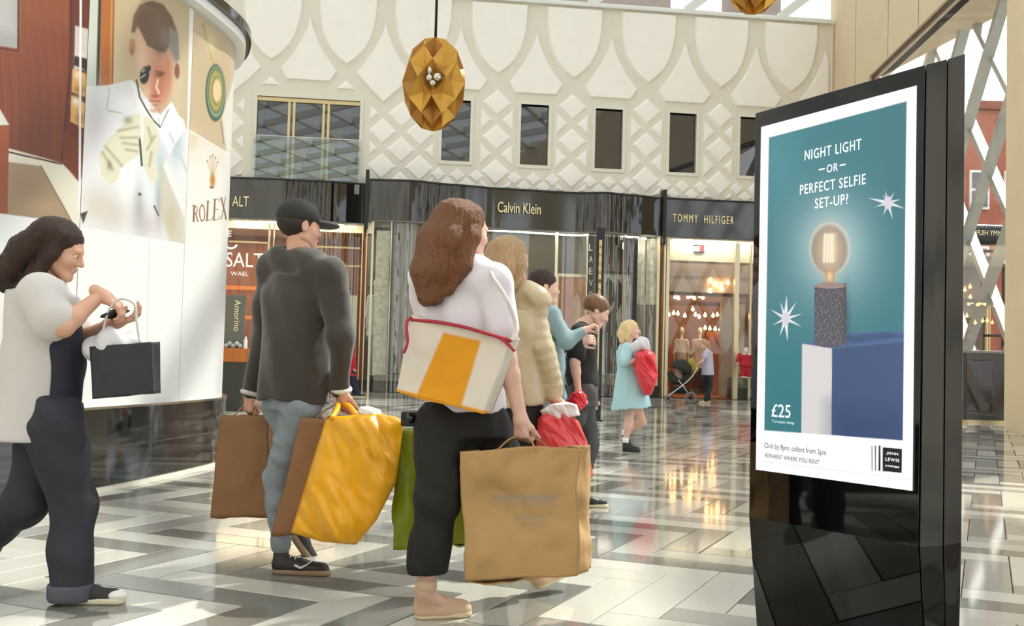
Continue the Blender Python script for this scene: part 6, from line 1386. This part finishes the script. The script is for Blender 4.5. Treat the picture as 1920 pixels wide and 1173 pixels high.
# left woman's open black box bag with white paper
Yx = Yl-.12; TL, TR, BR, BL = W(168, 648, Yx), W(283, 640, Yx), W(288, 738, Yx), W(172, 748, Yx)
bag('tote_bag', 'wide black tote hanging from the forearm of the person beside the hoarding', 'bag', TL, TR, BR, BL, (-.02, .16, 0), mat('black_tote_canvas', '2b2a2e', .6), .010, 6, .1, seed=11, crease=False,
    handles=[([W(190, 648, Yx), W(196, 606, Yx+.02), W(208, 575, Yx), W(228, 560, Yx), W(252, 570, Yx), W(256, 600, Yx+.0), W(262, 642, Yx)], .005)], hm=mat('pale_strap', 'cfcac6', .6))
q = SDF(.008); q.chain([W(178, 655, Yx+.06), W(205, 640, Yx+.05), W(232, 646, Yx+.06)], [.05, .055, .045], .02); q.chain([W(240, 640, Yx+.09), W(262, 648, Yx+.08)], [.035, .03], .02)
soft('tissue_paper', q, mat('white_tissue', 'd9d7da', .8), fold=(.009, 40, 40, 30, .6), label='crumpled white tissue paper filling the black tote', cat='tissue paper')
# red bag of the blonde person
Yr = Yb-.12; t_r = thing('carrier_bag', 'shiny red carrier bag with green base, held by the blonde person', 'shopping bag', W(1058, 850, Yr))
pillow('bag_body', [(1040, 762), (1062, 770), (1086, 790), (1102, 830), (1112, 892), (1096, 908), (1050, 905), (1012, 890), (1004, 830), (1008, 786), (1026, 764)], Yr, .07, M_red, t_r, seed=3, crump=.04, freq=8)
pillow('green_base', [(1030, 898), (1098, 902), (1100, 918), (1080, 930), (1040, 926)], Yr, .05, M_grn, t_r, seed=6, crump=.02, freq=8)
pillow('white_top', [(1012, 770), (1030, 758), (1060, 752), (1082, 758), (1088, 778), (1060, 786), (1024, 790)], Yr-.02, .05, mat('white_plastic', 'd9c9c6', .4), t_r, seed=9, crump=.02, freq=9)
q = MB(); q.tube(crom3([W(1030, 768, Yr), W(1034, 756, Yb-.08), W(1042, 752, Yb-.06), W(1050, 758, Yr), W(1060, 768, Yr)]), .007, 6); q.build('handle', M_red, t_r)
# boy's red parcel
Yp = 7.35; t_p = thing('carrier_bag', 'small bright red bag gripped by the boy in the black t-shirt', 'shopping bag', W(1084, 748, Yp)); pillow('bag_body', [(1072, 736), (1090, 730), (1101, 742), (1100, 760), (1086, 772), (1070, 764), (1064, 750)], Yp, .05, mat('bright_red_plastic', 'd8202c', .3), t_p, seed=3, crump=.02, freq=10)
q = MB(); q.tube([W(1084, 733, 7.38), W(1084, 740, Yp)], .006, 6); q.build('handle', M_red, t_p)
# girl's bag
Yq2 = 12.35; t_g = thing('carrier_bag', 'tall red bag hugged by the girl in the pale blue dress', 'shopping bag', W(1212, 698, Yq2)); pillow('bag_body', [(1192, 660), (1215, 654), (1228, 662), (1234, 705), (1222, 740), (1208, 742), (1196, 715), (1188, 690)], Yq2, .12, mat('girl_red_plastic', 'd9303a', .35, var=.25, vs=6), t_g, seed=3, crump=.05, freq=5)
q = MB(); a = W(1200, 672, Yq2-.12); q.tube(crom3([W(1198, 662, Yq2), W(1205, 650, Yq2+.02), W(1218, 657, Yq2)]), .012, 6); q.build('handle', M_white, t_g)
q = SDF(.012); q.chain([W(1192, 650, 12.4), W(1205, 644, 12.35), W(1212, 652, 12.35)], [.07, .075, .05], .03); soft('tissue_paper', q, mat('white_tissue', 'd9d7da', .8), fold=(.01, 30, 30, 30, .6), label='white bundle on the arms of the girl above her red bag', cat='bundle')
# pushchair
pb_ = W(1284, 752, 28.2); pcx = thing('pushchair', 'dark pushchair with pale frame and grey wheels in front of the right shop', 'pushchair', (pb_.x, pb_.y, 0)); Z_ = lambda x, y, dy=0: W(x, y, 28.2+dy)
M_pf = mat('pale_aluminium', 'c8c8c0', .3, metal=.6); M_tyre = mat('grey_tyre', '6c6a68', .6); M_pd = mat('dark_canvas_seat', '26261f', .8)
for x, y, r_, dys in ((1295, 743, .155, (-.28, .28)), (1252, 747, .10, (-.2, .2))):
    for dy in dys:
        c = Z_(x, y, dy); c.z = r_; wh = MB(); wh.tube([c+Vector((math.cos(a)*r_*.82, 0, math.sin(a)*r_*.82)) for a in np.linspace(0, 2*math.pi, 25)[:-1]], r_*.18, 8, closed=True); o = wh.build('wheel', M_tyre, pcx)
        h_ = MB(); h_.tube([c+Vector((0, -.02, 0)), c+Vector((0, .02, 0))], r_*.35, 12); h_.build('hub', M_blackm, o)
fr_ = MB()
for dy in (-.26, .26):
    fr_.tube(crom3([Z_(1307, 690, dy), Z_(1298, 705, dy), Z_(1280, 722, dy), Z_(1252, 742, dy)]), .016, 6); fr_.tube([Z_(1272, 712, dy), Z_(1284, 728, dy), Z_(1295, 743, dy)], .014, 6)
fr_.tube([Z_(1307, 690, -.26), Z_(1307, 690, .26)], .02, 8); fr_.build('frame', M_pf, pcx)
s = SDF(.02); s.chain([Z_(1266, 712), Z_(1284, 714)], [.12, .13], .04); s.chain([Z_(1262, 712), Z_(1256, 700)], [.10, .08], .04); s.chain([Z_(1284, 712), Z_(1290, 694)], [.12, .10], .04); soft('seat', s, M_pd, pcx)
s = SDF(.02); s.ell(Z_(1277, 690), (.30, .26, .24), None, .03); s.ell(Z_(1273, 698), (.26, .22, .22), None, .02, cut=True); s.plane(Z_(1277, 696), (-.5, 0, -1)); soft('hood', s, M_pd, pcx)
q = SDF(.015); q.ell(Z_(1273, 694), (.10, .10, .11), None, .01); q.chain([Z_(1272, 701), Z_(1274, 712)], [.10, .12], .03); soft('blanket_bundle', q, mat('taupe_blanket', '8c7a6c', .9), pcx)
s = SDF(.02); s.ell(Z_(1276, 731), (.26, .22, .10), None, .02); soft('basket', s, mat('basket_black', '191916', .9), pcx)
s = SDF(.02); s.ell(Z_(1296, 680, -.05), (.12, .12, .13), None, .02); s.ell(Z_(1302, 690, -.05), (.12, .1, .12), None, .02); soft('changing_bag', s, mat('mustard_bag', '9a8a3a', .8), label='mustard bag hooked on the pushchair handle', cat='bag')
# shop window mannequins
def mannequin(label, x, ytop, ybot, Y, m_, m2, wd=.2):
    t = thing('mannequin', label, 'mannequin', W(x, ybot, Y)); H = W(x, ytop, Y).z; z0 = W(x, ybot, Y).z; h_ = H-z0; X = W(x, 600, Y).x
    p = lambda dx, f_: np.array((X+dx, Y, z0+h_*f_))
    s = SDF(.018); s.ell(p(0, .94), (.08, .09, .12)); s.cone(p(0, .93), p(0, .8), .05, .05); s.cone(p(-.07, .45), p(-.08, .03), .07, .035); s.cone(p(.07, .45), p(.08, .03), .07, .035); s.cone(p(-.16, .80), p(.16, .80), .05, .05); s.cone(p(-.2, .78), p(-.24, .48), .045, .03); s.cone(p(.2, .78), p(.24, .48), .045, .03); s.loft([(p(0, .45), .16, .11), (p(0, .8), .17, .1)]); soft('figure', s, mat('mannequin_white', 'cfc8bc', .4), t)
    s = SDF(.018); s.loft([(p(0, .40), wd*1.15, .15), (p(0, .62), wd*.9, .13), (p(0, .82), wd, .12)]); s.cone(p(-wd*.9, .79), p(-.25, .60), .07, .06); s.cone(p(wd*.9, .79), p(.25, .60), .07, .06); soft('top_garment', s, m_, t, fold=(.012, 20, 20, 8, .5))
    s = SDF(.018); s.chain([p(-.07, .44), p(-.08, .06)], [.11, .07]); s.chain([p(.07, .44), p(.08, .06)], [.11, .07]); soft('trousers', s, m2, t)
    q = MB(); q.lathe((X, Y, z0), [(.22, 0), (.22, .03)], 20); q.build('stand', M_chrome, t)
mannequin('mannequin in pale top and light blue trousers left of the tall grey advert', 703, 520, 703, 30.75, mat('pale_outfit', 'b9bdb4', .8), mat('light_blue_denim2', '9db0b8', .8))
mannequin('second pale mannequin close beside the advert panel', 720, 535, 703, 30.9, mat('grey_green_outfit', '7f8a84', .8), mat('light_blue_denim2', '9db0b8', .8))
mannequin('mannequin in red dress on the grey plinth of the right shop', 1400, 655, 708, 31.7, mat('red_dress', 'b01c2a', .7), mat('red_dress', 'b01c2a', .7))
mannequin('mannequin in ivory drape at the centre of the right shop', 1279, 612, 742, 34.5, mat('ivory_drape', 'cbb9a6', .8), mat('ivory_drape', 'cbb9a6', .8), .16)
mannequin('mannequin in grey-white shirt behind the person with the pushchair', 1313, 612, 742, 35.2, mat('grey_white_shirt', 'b5aaa4', .8), mat('dark_trousers2', '3a2c28', .8))
